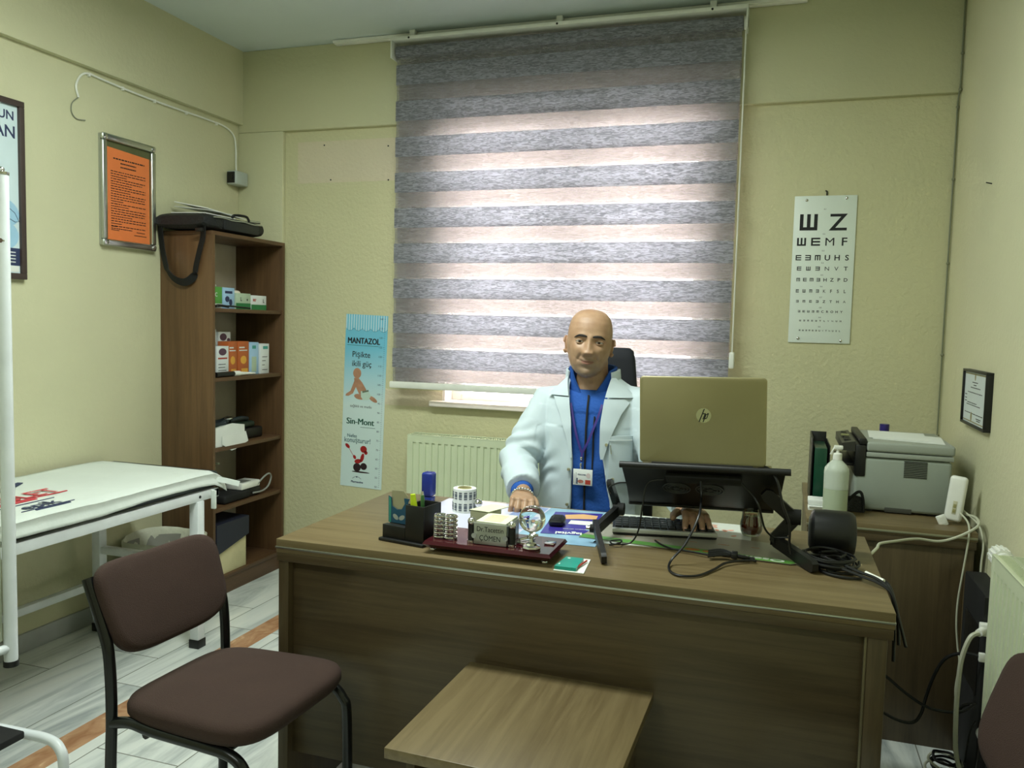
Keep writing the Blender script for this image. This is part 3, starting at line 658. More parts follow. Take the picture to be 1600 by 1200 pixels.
tag(w.build('rubber_tube', 'black'), 'black rubber tubing lying in front of the glove boxes', 'tube')
w = MB()
for k in range(4): w.sphere((-2.58+.012*k, 3.185+.016*k, 1.468), .014, 10, 7, sc=(1.2, 1.3, .7))
tag(w.build('crumpled_tissue', mat('tissue', (208, 214, 206), .8, bump=.4, bscale=40)), 'crumpled white tissue on top of the green glove box', 'tissue')
s2 = 1.0405
def rhino(z): return [('ex', .043, .028, z, .018, 'purplep'), ('x', .1, .9, .52, .58, 'redp')]
carton('white medicine box with a dark emblem, front left on the second shelf', -2.555, -2.492, 3.195, 3.283, s2, 1.185, 'boxwhite', [('ex', .044, .028, .118, .017, 'purplep'), ('x', .12, .88, .58, .63, 'redp'), ('x', .15, .8, .2, .22, 'ink'), ('x', .15, .7, .3, .32, 'ink'), ('x', .15, .75, .4, .42, 'ink')])
carton('taller grey box with a dark emblem behind the white medicine box', -2.66, -2.575, 3.200, 3.30, s2, 1.262, 'boxwhite', [('ex', .05, .032, .19, .020, 'purplep'), ('x', .05, .95, .0, .72, 'boxgrey')])
carton('white box with a dark emblem behind the two orange boxes', -2.66, -2.57, 3.31, 3.40, s2, 1.25, 'boxwhite', [('ex', .035, .026, .185, .018, 'purplep'), ('ex', .075, .012, .17, .010, 'purplep')])
for lab, a, b in (('orange medicine box beside the white emblem box', 3.290, 3.352), ('orange medicine box beside the pale blue carton', 3.362, 3.446)):
    carton(lab, -2.56, -2.497, a, b, s2, 1.206, 'orangebox', [('ex', (b-a)*.5, (b-a)*.28, .075, .02, 'yellowp'), ('x', .3, .9, .04, .2, 'yellowp'), ('x', .1, .6, .80, .84, 'boxwhite'), ('x', .1, .85, .72, .75, 'boxwhite')])
carton('pale blue medicine carton to the right of the orange boxes', -2.57, -2.50, 3.455, 3.530, s2, 1.200, 'boxblue', [('x', .25, .75, .08, .55, 'boxgrey'), ('x', .3, .7, .80, .90, 'teal')])
carton('white medicine carton at the far end of the second shelf', -2.56, -2.495, 3.538, 3.612, s2, 1.192, 'boxwhite', [('x', .3, .85, .82, .92, 'teal'), ('x', .2, .8, .55, .57, 'ink'), ('x', .2, .6, .42, .44, 'ink'), ('x', .2, .5, .28, .30, 'ink'), ('x', .2, .8, .12, .14, 'ink')])
t = thing('otoscope', 'black and white pen shaped instrument lying on the second shelf', 'instrument', (-2.48, 3.27, s2))
w = MB(); w.cyl((-2.478, 3.17, s2+.013), (-2.478, 3.30, s2+.013), .012, 14); w.build('handle', 'black', t)
w = MB(); w.cyl((-2.478, 3.30, s2+.013), (-2.478, 3.345, s2+.012), .013, 14); w.cyl((-2.478, 3.345, s2+.011), (-2.478, 3.47, s2+.007), .010, 12, r2=.004); w.build('head', 'white', t)
w = MB(); w.cyl((-2.505, 3.17, s2+.009), (-2.488, 3.33, s2+.009), .008, 12); w.build('tube', 'steel', t)
# third shelf
s3 = .7125
t = thing('folded_paper', 'folded white paper pack hanging over the middle shelf edge', 'paper', (-2.50, 3.28, s3))
w = MB(); w.loft([[(-2.60, 3.165, s3+.001), (-2.475, 3.165, s3+.001), (-2.475, 3.165, s3+.09), (-2.60, 3.165, s3+.06)], [(-2.60, 3.28, s3+.001), (-2.468, 3.28, s3+.001), (-2.470, 3.28, s3+.105), (-2.60, 3.28, s3+.07)], [(-2.60, 3.39, s3+.001), (-2.475, 3.385, s3+.001), (-2.477, 3.385, s3+.088), (-2.60, 3.39, s3+.06)]])
w.build('pack', 'paper', t, smooth=20)
w = MB(); w.prism([(3.20, s3+.05), (3.38, s3+.056), (3.40, s3+.006), (3.30, s3-.022), (3.27, s3-.025), (3.20, s3+.012)], .0, .0012, Matrix(((0, 0, 1, -2.4665), (1, 0, 0, 0), (0, 1, 0, 0), (0, 0, 0, 1)))); w.build('flap', 'paper', t)
t = thing('folded_bag', 'dark green and black folded case on the middle shelf', 'case', (-2.60, 3.45, s3))
w = MB(); w.box(-2.68, -2.52, 3.40, 3.60, s3, s3+.055, bev=.012, seg=3); w.build('lower_case', 'black', t)
w = MB(); w.box(-2.70, -2.53, 3.25, 3.55, s3+.056, s3+.088, bev=.014, seg=3); w.build('upper_case', mat('dark_green_vinyl', (30, 48, 38), .35), t)
w = MB(); w.tube([(-2.60+.05*math.cos(a), 3.33+.06*math.sin(a), s3+.10+.012*math.sin(2*a)) for a in [k*PI/8 for k in range(17)]], .013, 8); w.tube(smooth_path([(-2.56, 3.38, s3+.10), (-2.55, 3.45, s3+.108), (-2.56, 3.52, s3+.098)]), .010, 8); w.build('coiled_cuff', 'couch', t)
w = MB(); w.sphere((-2.55, 3.36, s3+.115), .018, 12, 8, sc=(1, 1.6, .5)); w.build('gauge', 'chrome', t)
# fourth shelf
s4 = .4255
t = thing('blood_pressure_monitor', 'white and black blood pressure monitor with a looped hose', 'blood pressure monitor', (-2.52, 3.40, s4))
w = MB(); w.box(-2.60, -2.48, 3.24, 3.44, s4, s4+.045, bev=.014, seg=3); w.build('cuff', 'matteblack', t)
w = MB(); w.box(-2.58, -2.485, 3.375, 3.525, s4+.046, s4+.078, bev=.006, seg=2, T=None); w.build('monitor', 'white', t)
w = MB(); w.box(-2.56, -2.50, 3.40, 3.47, s4+.0781, s4+.0795); w.build('display', 'steel', t)
w = MB(); w.box(-2.57, -2.49, 3.44, 3.54, s4+.0, s4+.045, bev=.01); w.build('battery_pack', 'black', t)
w = MB(); w.tube(smooth_path([(-2.49, 3.50, s4+.05), (-2.482, 3.55, s4+.085), (-2.484, 3.60, s4+.095), (-2.49, 3.625, s4+.07), (-2.49, 3.60, s4+.03), (-2.485, 3.54, s4+.015), (-2.48, 3.46, s4+.02)]), .0045, 8); w.build('hose', mat('grey_hose', (150, 154, 148), .5), t)
for lab, y in (('clear plastic pump bottle in the shade of the lower shelf, nearer one', 3.31), ('clear plastic pump bottle in the shade of the lower shelf, farther one', 3.385)):
    t = thing('pump_bottle', lab, 'bottle', (-2.66, y, s4)); gm2 = thin_glass('clear_plastic', (190, 190, 180), .08)
    w = MB(); w.lathe([(.028, 0), (.028, .10), (.022, .115), (.010, .125), (.010, .135)], (-2.66, y, s4), 18); w.build('body', gm2, t)
    w = MB(); w.lathe([(.012, .135), (.012, .15), (.004, .152), (.004, .165)], (-2.66, y, s4), 12); w.box(-2.665, -2.625, y-.006, y+.006, s4+.163, s4+.172, bev=.002); w.build('pump', 'screen', t)
t = thing('storage_box', 'dark navy and cream shoe box on the bottom shelf', 'box', (-2.56, 3.29, .0955))
w = MB(); w.box(-2.68, -2.475, 3.165, 3.395, .0955, .26, bev=.002); w.build('box_body', mat('cream_card', (206, 198, 156), .6), t)
w = MB(); w.loft([[(-2.69, 3.16, .20), (-2.465, 3.16, .20), (-2.465, 3.16, .345), (-2.69, 3.16, .35)], [(-2.69, 3.405, .255), (-2.465, 3.405, .255), (-2.465, 3.405, .345), (-2.69, 3.405, .35)]]); w.build('lid', mat('navy_card', (34, 38, 54), .5), t)

# laptop bag with papers on the bookcase
TB = 1.7125
t = thing('laptop_bag', 'black laptop bag lying on top of the bookcase', 'bag', (-2.61, 3.33, TB))
w = MB()
rg = []
for k, y in enumerate((3.07, 3.09, 3.18, 3.30, 3.42, 3.50, 3.515)):
    sq = (.55, .92, 1, 1, 1, .95, .6)[k]; zc = .038; hz = .036*sq; x0, x1 = -2.735+.01*(1-sq), -2.452-.02*(1-sq)
    ring = []
    for q in range(20):
        a = 2*PI*q/20; cx = (x0+x1)/2; hx = (x1-x0)/2; co, si = math.cos(a), math.sin(a)
        ring.append((cx+hx*math.copysign(abs(co)**.45, co), y, TB+.003+zc+hz*math.copysign(abs(si)**.5, si)*(1+.12*noise.noise(Vector((q*.4, y*9, 2))))))
    rg.append(ring)
w.loft(rg); w.build('body', mat('black_nylon', (22, 24, 27), .6, bump=.4, bscale=90), t)
w = MB(); w.box(-2.458, -2.449, 3.20, 3.46, TB+.012, TB+.056, bev=.004); w.build('front_pocket', mat('black_nylon_pocket', (30, 32, 35), .5), t)
w = MB(); w.tube([(-2.447, y, TB+.060+.002*math.sin(y*40)) for y in [3.12+.02*k for k in range(19)]], .003, 6); w.build('zip', 'steel', t)
w = MB(); w.tube(smooth_path([(-2.455, 3.26, TB+.07), (-2.448, 3.27, TB+.085), (-2.452, 3.36, TB+.09), (-2.456, 3.39, TB+.072)]), .006, 8); w.build('carry_handle', 'matteblack', t)
# shoulder strap hanging in a loop over the near side panel
def ribbon(w, pts, wd, th=.003, side=Vector((0, 1, 0))):
    rings = []
    for i, p in enumerate(pts):
        d = (Vector(pts[min(i+1, len(pts)-1)]) - Vector(pts[max(i-1, 0)])).normalized(); 
        s2_ = side[i] if isinstance(side, list) else side; s2_ = (s2_ - d*s2_.dot(d)).normalized(); n_ = d.cross(s2_)
        h = wd/2; rings.append([Vector(p)+s2_*h+n_*th, Vector(p)+s2_*h, Vector(p)-s2_*h, Vector(p)-s2_*h+n_*th])
    w.loft(rings)
w = MB(); pts = smooth_path([(-2.715, 3.09, TB+.02), (-2.722, 3.105, TB-.04), (-2.712, 3.108, 1.60), (-2.688, 3.106, 1.53), (-2.645, 3.104, 1.490), (-2.590, 3.104, 1.478), (-2.548, 3.106, 1.505), (-2.535, 3.108, 1.56), (-2.515, 3.108, 1.63), (-2.497, 3.106, 1.685), (-2.485, 3.09, TB+.03)], 5)
n = len(pts); sd = []
for i in range(n):
    f = i/(n-1); a = (0.2+1.0*math.sin(PI*f)) if True else 0
    sd.append(Vector((math.cos(a), -math.sin(a), .35*math.sin(PI*f))))
sd = [Vector((1, -.35, 0)) if (i/(n-1) < .3 or i/(n-1) > .62) else Vector((.25, -.55, 1)) for i in range(n)]
ribbon(w, pts, .036, .004, sd); w.build('shoulder_strap', 'matteblack', t, smooth=60)
w = MB(); w.box(-2.515, -2.475, 3.076, 3.088, TB-.01, TB+.006, bev=.003); w.build('buckle', 'black', t)
for k, (lab, a, b, c_, tilt) in enumerate((('white open booklet lying on the laptop bag, the upper one', 3.16, 3.44, .118, .12), ('white sheet under the booklet on the laptop bag', 3.14, 3.36, .088, .02))):
    w = MB(); w.box(-.10, .09, -(b-a)/2, (b-a)/2, 0, .004, T=Matrix.Translation((-2.60, (a+b)/2, TB+c_-.008)) @ Matrix.Rotation(-tilt*.5, 4, 'X') @ Matrix.Rotation(.18 if k == 0 else .02, 4, 'Y'))
    if k == 0: w.box(-.10, .09, -(b-a)/2, (b-a)/2, 0, .002, T=Matrix.Translation((-2.60, (a+b)/2, TB+c_-.012)) @ Matrix.Rotation(.1, 4, 'Y'))
    tag(w.build('booklet', 'paper'), lab, 'papers')
w = MB(); w.cyl((-2.52, 3.46, TB+.082), (-2.47, 3.50, TB+.078), .006, 10); tag(w.build('pen', 'chrome'), 'silver pen at the far end of the laptop bag', 'pen')

# ------------------------------------------------------------ examination couch
EX0, EX1, EY0, EY1 = -2.715, -2.165, .95, 2.79
t = thing('examination_couch', 'white framed examination couch along the left wall under a white cover', 'examination couch', (-2.38, 1.9, 0))
for x in (EX0+.06, -2.165):
    for y in (EY0+.12, 2.655):
        w = MB(); w.box(x-.02, x+.02, y-.02, y+.02, .03, .592, bev=.002); lg = w.build('leg', 'bedwhite', t)
        w = MB(); w.box(x-.023, x+.023, y-.023, y+.023, 0, .035, bev=.002); w.build('foot_cap', 'black', lg)
w = MB()
for x in (-2.165, EX0+.06): w.box(x-.015, x+.015, EY0, EY1-.02, .592, .628, bev=.002)
for y in (EY0+.02, EY1-.035): w.box(EX0+.04, -2.15, y-.015, y+.015, .593, .627, bev=.002)
w.build('top_frame', 'bedwhite', t)
w = MB()
w.box(EX0+.045, EX0+.075, EY0+.14, 2.635, .19, .22, bev=.002); w.build('long_rail', 'bedwhite', t)
w = MB(); w.box(EX0+.08, -2.185, 2.64, 2.67, .33, .36, bev=.002); w.box(EX0+.08, -2.185, EY0+.105, EY0+.135, .33, .36, bev=.002); w.build_each('cross_rail', 'bedwhite', t)
w = MB(); w.box(EX0+.01, EX1+.006, EY0, EY1, .629, .696, bev=.020, seg=4); w.build('mattress', 'couch', t)
w = MB(); w.cyl((-2.148, 2.655, .610), (-2.152, 2.655, .610), .006, 10); w.build('bolt', 'ink', t)
# cover: sagging sheet over the mattress, printed
cov = MB(); nx, ny = 26, 50; rows_ = []
for j in range(ny+1):
    y = EY0-.01+(EY1-EY0+.03)*j/ny; row = []
    for i in range(nx+1):
        f = min(1, i/22*.985) if i <= 22 else 1; x = EX0+.001+(EX1+.026-EX0)*f if i <= 22 else EX1+.010+.003*(i-22)
        z = .7005+.003*noise.noise(Vector((x*5, y*5, 0)))+.0025*noise.noise(Vector((x*2, y*14, 3)))
        z -= 0 if i < 22 else ((i-21)*.0095+(.006 if i > 22 else 0))*(1+.12*math.sin(y*7))
        ee = max(0, (j/ny-.955)/.045); z -= .028*ee**1.5*(1 if f < .8 else 1.3); 
        row.append((x, y, z))
    rows_.append(row)
cov.loft(rows_, closed=False)
co = cov.build('couch_cover', 'sheet', t, label='white non-woven cover', smooth=80)
sm = co.modifiers.new('thickness', 'SOLIDIFY'); sm.thickness = .0015; sm.offset = 1
def onc(x, y): return Matrix.Translation((x, y, .7045)) @ Matrix.Rotation(PI/2, 4, 'Z')
w = MB(); w.text('TABLET', .115, onc(-2.352, 1.86) @ Matrix.Translation((0, 0, .001)), sx=.86, bold=.001); w.box(-2.343, -2.337, 1.86, 2.20, .7035, .7060); w.box(-2.330, -2.316, 1.86, 2.06, .7035, .7060); w.build('red_print', mat('red_ink', (196, 60, 70), .7), co)
w = MB(); w.text('epik', .075, onc(-2.215, 1.93) @ Matrix.Translation((0, 0, .001)), sx=1.05, bold=.0010); w.box(-2.192, -2.184, 1.94, 2.07, .7035, .7060); w.box(-2.203, -2.201, 1.90, 2.10, .7035, .7060); w.box(-2.290, -2.288, 1.90, 2.10, .7035, .7060)
w.prism([(-2.56, 1.95), (-2.50, 2.02), (-2.51, 2.11), (-2.58, 2.235), (-2.60, 2.23), (-2.555, 2.11), (-2.55, 2.04)][::-1], .7035, .7060); w.build('navy_print', 'navy', co)
w = MB(); ribbon(w, [Vector((-2.16, 2.745, .668)), Vector((-2.13, 2.785, .655)), Vector((-2.085, 2.815, .640))], .022, .002, Vector((0, .3, 1))); w.box(-2.135, -2.115, 2.70, 2.712, .555, .63, bev=.003); w.build('tie_strap', 'sheet', co)

# waste bin with its liner
t = thing('waste_bin', 'waste bin with a translucent liner between the couch and the bookcase', 'waste bin', (-2.56, 2.925, 0))
w = MB(); w.lathe([(.12, .001), (.162, .31), (.164, .315), (.158, .315), (.115, .01)], (-2.56, 2.925, 0), 32, caps=(True, False)); w.build('bin', mat('grey_plastic', (140, 140, 130), .5), t)
w = MB(); rr = []
for r_, z_ in ((.135, .05), (.165, .24), (.172, .31), (.175, .338), (.168, .345), (.160, .33), (.152, .26), (.142, .15)):
    rr.append([(-2.56+(r_+.004*math.sin(5*a+z_*30)+.002*math.sin(17*a))*math.cos(a), 2.925+(r_+.004*math.sin(5*a+z_*30)+.002*math.sin(17*a))*math.sin(a), z_+.006*math.sin(3*a)*(z_ > .2)) for a in [2*PI*k/64 for k in range(64)]])
w.loft(rr, caps=(False, False)); M['liner'] = mat('bin_liner', (196, 198, 178), .45, bump=.5, bscale=30)
w.build('liner', 'liner', t, smooth=70)

# folding screen and step stool
t = thing('folding_screen', 'white tubular folding screen with pleated cloth at the left edge', 'screen', (-1.93, 1.3, .05))
w = MB(); w.tube([(-1.90, 1.60, .40), (-1.90, 1.60, 1.668)], .017, 14); w.tube([(-1.95, .90, .05), (-1.95, .90, 1.668)], .015, 14); w.tube([(-1.90, 1.60, .435), (-1.95, .9, .435)], .012, 12); w.tube([(-1.90, 1.60, 1.64), (-1.95, .9, 1.64)], .010, 12)
w.tube([(-1.70, .90, .035), (-1.95, .90, .05), (-2.0, .90, .035)], .014, 12)
w.build('frame', 'bedwhite', t)
w = MB(); w.cyl((-1.90, 1.60, 1.668), (-1.90, 1.60, 1.675), .018, 14); w.sphere((-1.90, 1.60, 1.681), .008, 10, 8); w.cyl((-1.884, 1.585, 1.50), (-1.878, 1.575, 1.50), .006, 10); w.build('finial', 'chrome', t)
w = MB(); w.cyl((-1.90, 1.60, .385), (-1.90, 1.60, .40), .019, 14); w.build('end_cap', 'black', t)
w = MB(); rr = []
for z_ in (.46, .8, 1.2, 1.62): rr.append([(-1.904-.05*k/60+.006*math.sin(k*1.1)*(1.3-.3*z_), 1.578-.67*k/60, z_) for k in range(61)])
w.loft(rr, closed=False); cl = w.build('cloth_panel', 'screen', t, smooth=80); sm = cl.modifiers.new('thickness', 'SOLIDIFY'); sm.thickness = .0015
t = thing('step_stool', 'white tubular step stool at the lower left corner', 'stool', (-1.80, 1.42, 0))
w = MB(); pth = smooth_path([(-2.02, 1.53, .25), (-1.80, 1.535, .25), (-1.705, 1.535, .25), (-1.662, 1.53, .235), (-1.645, 1.525, .19), (-1.635, 1.52, 0.01)], 6); w.tube(pth, .0125, 12)
w.tube([(x, y-.25, z) for x, y, z in pth], .0125, 12); w.tube([(-2.02, 1.53, .25), (-2.03, 1.53, .2), (-2.035, 1.53, .01)], .0125, 12); w.tube([(-2.02, 1.28, .25), (-2.03, 1.28, .2), (-2.035, 1.28, .01)], .0125, 12)
w.tube([(-1.85, 1.53, .25), (-1.85, 1.28, .25)], .010, 10); w.build('frame', 'bedwhite', t)
w = MB(); w.box(-2.0, -1.74, 1.29, 1.50, .263, .283, bev=.005); w.build('tread', 'matteblack', t)

# ------------------------------------------------------------ visitor chairs (faces local +x; origin on the floor under the seat)
def make_chair(label):
    t = thing('visitor_chair', label, 'chair', (0, 0, 0), None)
    hw = .184
    for s in (-1, 1):
        w = MB(); y = s*hw
        w.tube(smooth_path([(-.205, y, .01), (-.20, y, .30), (-.195, y, .44), (-.200, y, .56), (-.215, y, .62), (-.262, y, .735)], 5), .0125, 12); w.build('back_post', 'blackmetal', t)
        w = MB(); w.tube(smooth_path([(-.192, y, .418), (-.14, y, .428), (-.08, y, .422), (.06, y, .418), (.13, y, .412), (.165, y, .385), (.178, y, .33), (.182, y, .01)], 6), .0125, 12); w.build('side_leg', 'blackmetal', t)
    w = MB()
    for x in (-.10, .10): w.tube([(x, -hw, .408), (x, hw, .408)], .009, 8)
    w.build_each('cross_bar', 'blackmetal', t)
    # padded seat
    def pad(n, outline, thick, dome):
        rings = []
        for sc_, dz in ((.90, -thick*.5), (.97, -thick*.46), (1.0, -thick*.2), (1.0, thick*.15), (.975, thick*.38), (.90, thick*.5), (.70, thick*.5+dome*.5), (.40, thick*.5+dome*.85), (.05, thick*.5+dome)):
            rings.append([(x*sc_, y*sc_, dz) for x, y in outline])
        return rings
    def supere(a, b, e, n=48, taper=0.0):
        o = []
        for k in range(n):
            th = 2*PI*k/n; c_, s_ = math.cos(th), math.sin(th); x = a*math.copysign(abs(c_)**e, c_); y = b*math.copysign(abs(s_)**e, s_)
            o.append((x, y*(1-taper*x/a)))
        return o
    w = MB(Matrix.Translation((-.005, 0, .452)) @ Matrix.Rotation(-.02, 4, 'Y')); w.loft(pad(48, supere(.195, .196, .42, taper=-.05), .045, .010)); w.build('seat', 'brown', t, smooth=80)
    # backrest, slightly curved and leaning back
    R_ = []
    out = supere(.110, .184, .50, taper=-.05)
    Tb = Matrix.Translation((-.228, 0, .652)) @ Matrix.Rotation(-.36, 4, 'Y') @ Matrix.Rotation(PI/2, 4, 'Y')
    rings = pad(48, [(-x, y) for x, y in out], .036, .004)
    rings = [[(x-(.016*(y/.2)**2 if x < 0 else -.0), y, z + .022*(y/.2)**2) for x, y, z in r] for r in rings]
    w = MB(Tb); w.loft(rings); w.build('backrest', 'brown', t, smooth=80)
    return t
c1 = make_chair('brown upholstered visitor chair on black tube legs, left of the coffee table')
c1.location = (-1.165, 1.572, 0); c1.rotation_euler = (0, 0, -.05)
c2 = copy_tree(c1); c2['label'] = 'brown visitor chair cut off at the lower right corner beside the radiator'; c2.location = (.222, 1.462, 0); c2.rotation_euler = (0, 0, PI+.12)
for c_ in (c1, c2): c_['group'] = 'brown visitor chairs'

# ------------------------------------------------------------ coffee table
t = thing('coffee_table', 'square low wooden table pushed up against the desk front', 'coffee table', (-.46, 1.59, 0))
Tc = Matrix.Translation((-.462, 1.592, 0)) @ Matrix.Rotation(-.022, 4, 'Z')
w = MB(Tc); w.box(-.2235, .2235, -.22, .22, .478, .5, bev=.002); w.build('table_top', 'desk_y', t)
w = MB(Tc)
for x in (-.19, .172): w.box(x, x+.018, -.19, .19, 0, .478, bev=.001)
w.build_each('side_panel', 'deskshade_z', t)
w = MB(Tc); w.box(-.172, .172, -.19, .19, .12, .138, bev=.001); w.build('lower_shelf', 'deskshade_x', t)
# ------------------------------------------------------------ desk
DX0, DX1, DY0, DY1, DZ = -1.222, .252, 1.802, 2.462, .75
t = thing('office_desk', 'large brown laminate office desk with a metal strip along its front edge', 'desk', (-.485, 2.13, 0))
w = MB(); w.box(DX0, DX1, DY0, DY1, DZ-.036, DZ, bev=.002); w.build('desk_top', 'desk_x', t)
w = MB(); w.box(DX0-.001, DX1+.001, DY0-.003, DY0+.01, DZ-.024, DZ-.019, bev=.001); w.build('metal_strip', 'alu', t)
w = MB(); w.box(DX0+.002, DX1-.002, DY0+.001, DY0+.03, DZ-.058, DZ-.0361, bev=.001); w.build('under_edge', 'deskshade_x', t)
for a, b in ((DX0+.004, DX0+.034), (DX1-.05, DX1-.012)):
    w = MB(); w.box(a, b, DY0+.006, DY1-.02, 0, DZ-.0585, bev=.002); w.build('side_panel', 'deskshade_z', t)
w = MB(); w.box(DX0+.0345, DX1-.0505, DY0+.028, DY0+.046, .17, DZ-.0585, bev=.001); w.build('front_panel', 'deskshade_x', t)
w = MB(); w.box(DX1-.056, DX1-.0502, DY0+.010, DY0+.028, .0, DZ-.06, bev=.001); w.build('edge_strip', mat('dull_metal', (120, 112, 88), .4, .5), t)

Z = DZ + .0004
def sheet(name, label, poly, z, th, m_, cat='paper'):
    w = MB(); w.prism(poly, z, z+th); o = w.build(name, m_); tag(o, label, cat); return o
rng = random.Random(11)
# desk pads and papers
t = thing('desk_pad', 'large pale lilac desk pad sheet behind the label roll', 'desk pad', (-.80, 2.25, Z))
w = MB(); w.prism([(-1.02, 2.02), (-.655, 2.03), (-.655, 2.44), (-1.00, 2.44)], Z, Z+.0008); w.build('sheet', mat('lilac_paper', (206, 206, 226), .35, var=.05, vscale=5), t)
w = MB(); w.prism([(-.76, 2.14), (-.66, 2.15), (-.66, 2.43), (-.74, 2.43)], Z+.0009, Z+.0011); w.mi = 1; w.prism([(-.93, 2.30), (-.90, 2.31), (-.89, 2.36), (-.93, 2.35)], Z+.0009, Z+.0011); w.build('printed_area', [mat('blue_grey_print', (140, 160, 206), .3), mat('cyan_print', (120, 200, 220), .4)], t)
w = MB(); w.prism([(-.655, 2.035), (-.43, 2.05), (-.45, 2.45), (-.655, 2.44)][::1], Z, Z+.0012)
o = w.build('glossy_brochure', mat('pale_blue_gloss', (150, 190, 216), .2, var=.25, vscale=9)); tag(o, 'pale blue glossy brochure under the purple leaflet', 'brochure')
t = thing('purple_leaflet', 'purple leaflet with white lettering facing the seated man', 'leaflet', (-.55, 2.25, Z))
w = MB(); w.prism([(-.60, 2.125), (-.468, 2.150), (-.487, 2.420), (-.628, 2.39)], Z+.0014, Z+.0026); w.build('sheet', mat('purple_gloss', (62, 52, 150), .25, var=.1), t)
w = MB(); w.prism([(-.555, 2.255), (-.487, 2.262), (-.492, 2.31), (-.557, 2.30)], Z+.0027, Z+.0029); w.mi = 1
w.prism([(-.575, 2.31), (-.54, 2.325), (-.49, 2.34), (-.495, 2.385), (-.54, 2.39), (-.59, 2.36)], Z+.0027, Z+.0029); w.build('printed_area', ['paper', mat('peach_print', (226, 176, 120), .4)], t)
w = MB(); w.text('Magvital', .034, Matrix.Translation((-.478, 2.172, Z+.0028)) @ Matrix.Rotation(PI+.18, 4, 'Z'), sx=.80, bold=.001); w.text('magnezyum takviyesi', .009, Matrix.Translation((-.480, 2.212, Z+.0028)) @ Matrix.Rotation(PI+.18, 4, 'Z')); w.build('lettering', 'paper', t)
w = MB(); w.prism([(-.445, 2.09), (-.05, 2.14), (-.05, 2.455), (-.425, 2.45)], Z, Z+.0012); o = w.build('wall_planner', mat('white_print', (216, 222, 214), .35, var=.05, vscale=20)); tag(o, 'white printed planner sheet under the keyboard and tea glass', 'paper')
w = MB()
for k in range(7):
    x, y = rng.uniform(-.16, -.08), rng.uniform(2.30, 2.42); w.prism(ell(x, y, .010, .006, 8, rng.uniform(0, 3)), Z+.0013, Z+.0015)
pr = w.build('printed_spots', mat('coral_print', (226, 150, 120), .5), o)
t = thing('desk_mat', 'thin desk mat with a green lettered front edge under the laptop stand', 'desk mat', (-.22, 2.13, Z))
w = MB(); w.prism([(-.492, 2.125), (.050, 2.078), (.064, 2.088), (.072, 2.26), (-.46, 2.30)], Z+.0016, Z+.0036); w.build('mat_sheet', mat('grey_mat', (150, 146, 132), .35, var=.1, vscale=8), t)
w = MB(); w.prism([(-.490, 2.1245), (.049, 2.0775), (.060, 2.086), (.062, 2.108), (-.488, 2.158)], Z+.0037, Z+.0040); w.build('green_border', mat('leaf_green_print', (92, 150, 66), .35, var=.25, vscale=7), t)
w = MB(); w.text('Oseflu', .030, Matrix.Translation((.038, 2.104, Z+.0041)) @ Matrix.Rotation(PI-.085, 4, 'Z'), sx=1.5, bold=.0008); w.build('lettering', 'paper', t)
w = MB(); w.prism(ell(-.135, 2.11, .03, .012, 14), Z+.0041, Z+.0043); w.prism(ell(-.19, 2.115, .02, .011, 14), Z+.0041, Z+.0043)
for k in range(8):
    x, y = rng.uniform(-.4, .02), rng.uniform(2.17, 2.22); w.prism(rect(x, y, x+.02, y+.003), Z+.0037, Z+.0039)
w.build('printed_spots', mat('ochre_print', (176, 110, 60), .5), t)

# keyboard
t = thing('keyboard', 'black and silver computer keyboard under the laptop stand', 'keyboard', (-.31, 2.28, Z+.004))
Tk = Matrix.Translation((-.288, 2.285, Z+.0075)) @ Matrix.Rotation(.185, 4, 'Z') @ Matrix.Rotation(PI, 4, 'Z')
w = MB(Tk); w.box(-.140, .140, -.085, .078, -.003, .012, bev=.004); w.build('case', 'black', t)
w = MB(Tk); w.box(-.141, .141, .064, .080, .003, .0145, bev=.003); w.build('silver_edge', mat('silver_plastic', (184, 186, 178), .35, .3), t)
M['key'] = mat('key_plastic', (26, 27, 29), .45)
k0 = None
for r_ in range(5):
    for c_ in range(13):
        x = -.134+c_*.0208; y = .048-r_*.0255
        w = MB()
        if k0 is None:
            w = MB(Tk); w.box(x, x+.0175, y-.010, y+.010, .0125, .0175, bev=.002); k0 = w.build('key', 'key', t); kx, ky = x, y
        else:
            w.bm.free(); c = k0.copy(); C.objects.link(c); d = Tk.to_3x3() @ Vector((x-kx, y-ky, 0)); c.location = k0.location + d

# organiser with pens, on the desk's left
t = thing('desk_organiser', 'black desk organiser with a pen box and a card slot', 'organiser', (-.87, 2.0, Z))
To = Matrix.Translation((-.965, 1.90, Z)) @ Matrix.Rotation(-.19, 4, 'Z')
w = MB(To); w.box(-.006, .135, -.01, .175, 0, .008, bev=.002); w.build('base', 'black', t)
w = MB(To); w.box(0, .072, 0, .02, .0081, .042, bev=.001); w.box(.0, .072, .03, .05, .0081, .042, bev=.001); w.build('card_slot', 'black', t)
w = MB(To)
for a, b, c_, d_ in ((.073, .130, .0, .004), (.073, .130, .075, .079), (.073, .077, .0041, .0749), (.126, .130, .0041, .0749)): w.box(a, b, c_, d_, .0081, .102, bev=.0008)
w.box(.0772, .1258, .0042, .0748, .0081, .012); w.build('pen_box', 'black', t)
t = thing('printed_card', 'die cut teal and blue card standing in the organiser', 'card', To @ Vector((.035, .025, .02)))
Td = To @ Matrix.Translation((.0, .0225, .0)) @ Matrix.Rotation(PI/2, 4, 'X')
w = MB(Td); w.prism([(.003, .044), (.068, .044), (.066, .104), (.070, .112), (.052, .112), (.055, .098), (.045, .082), (.030, .080), (.014, .088), (.012, .110), (.002, .114)], 0, .0012); w.build('card_body', mat('teal_blue_card', (36, 86, 118), .35, var=.3, vscale=14), t)
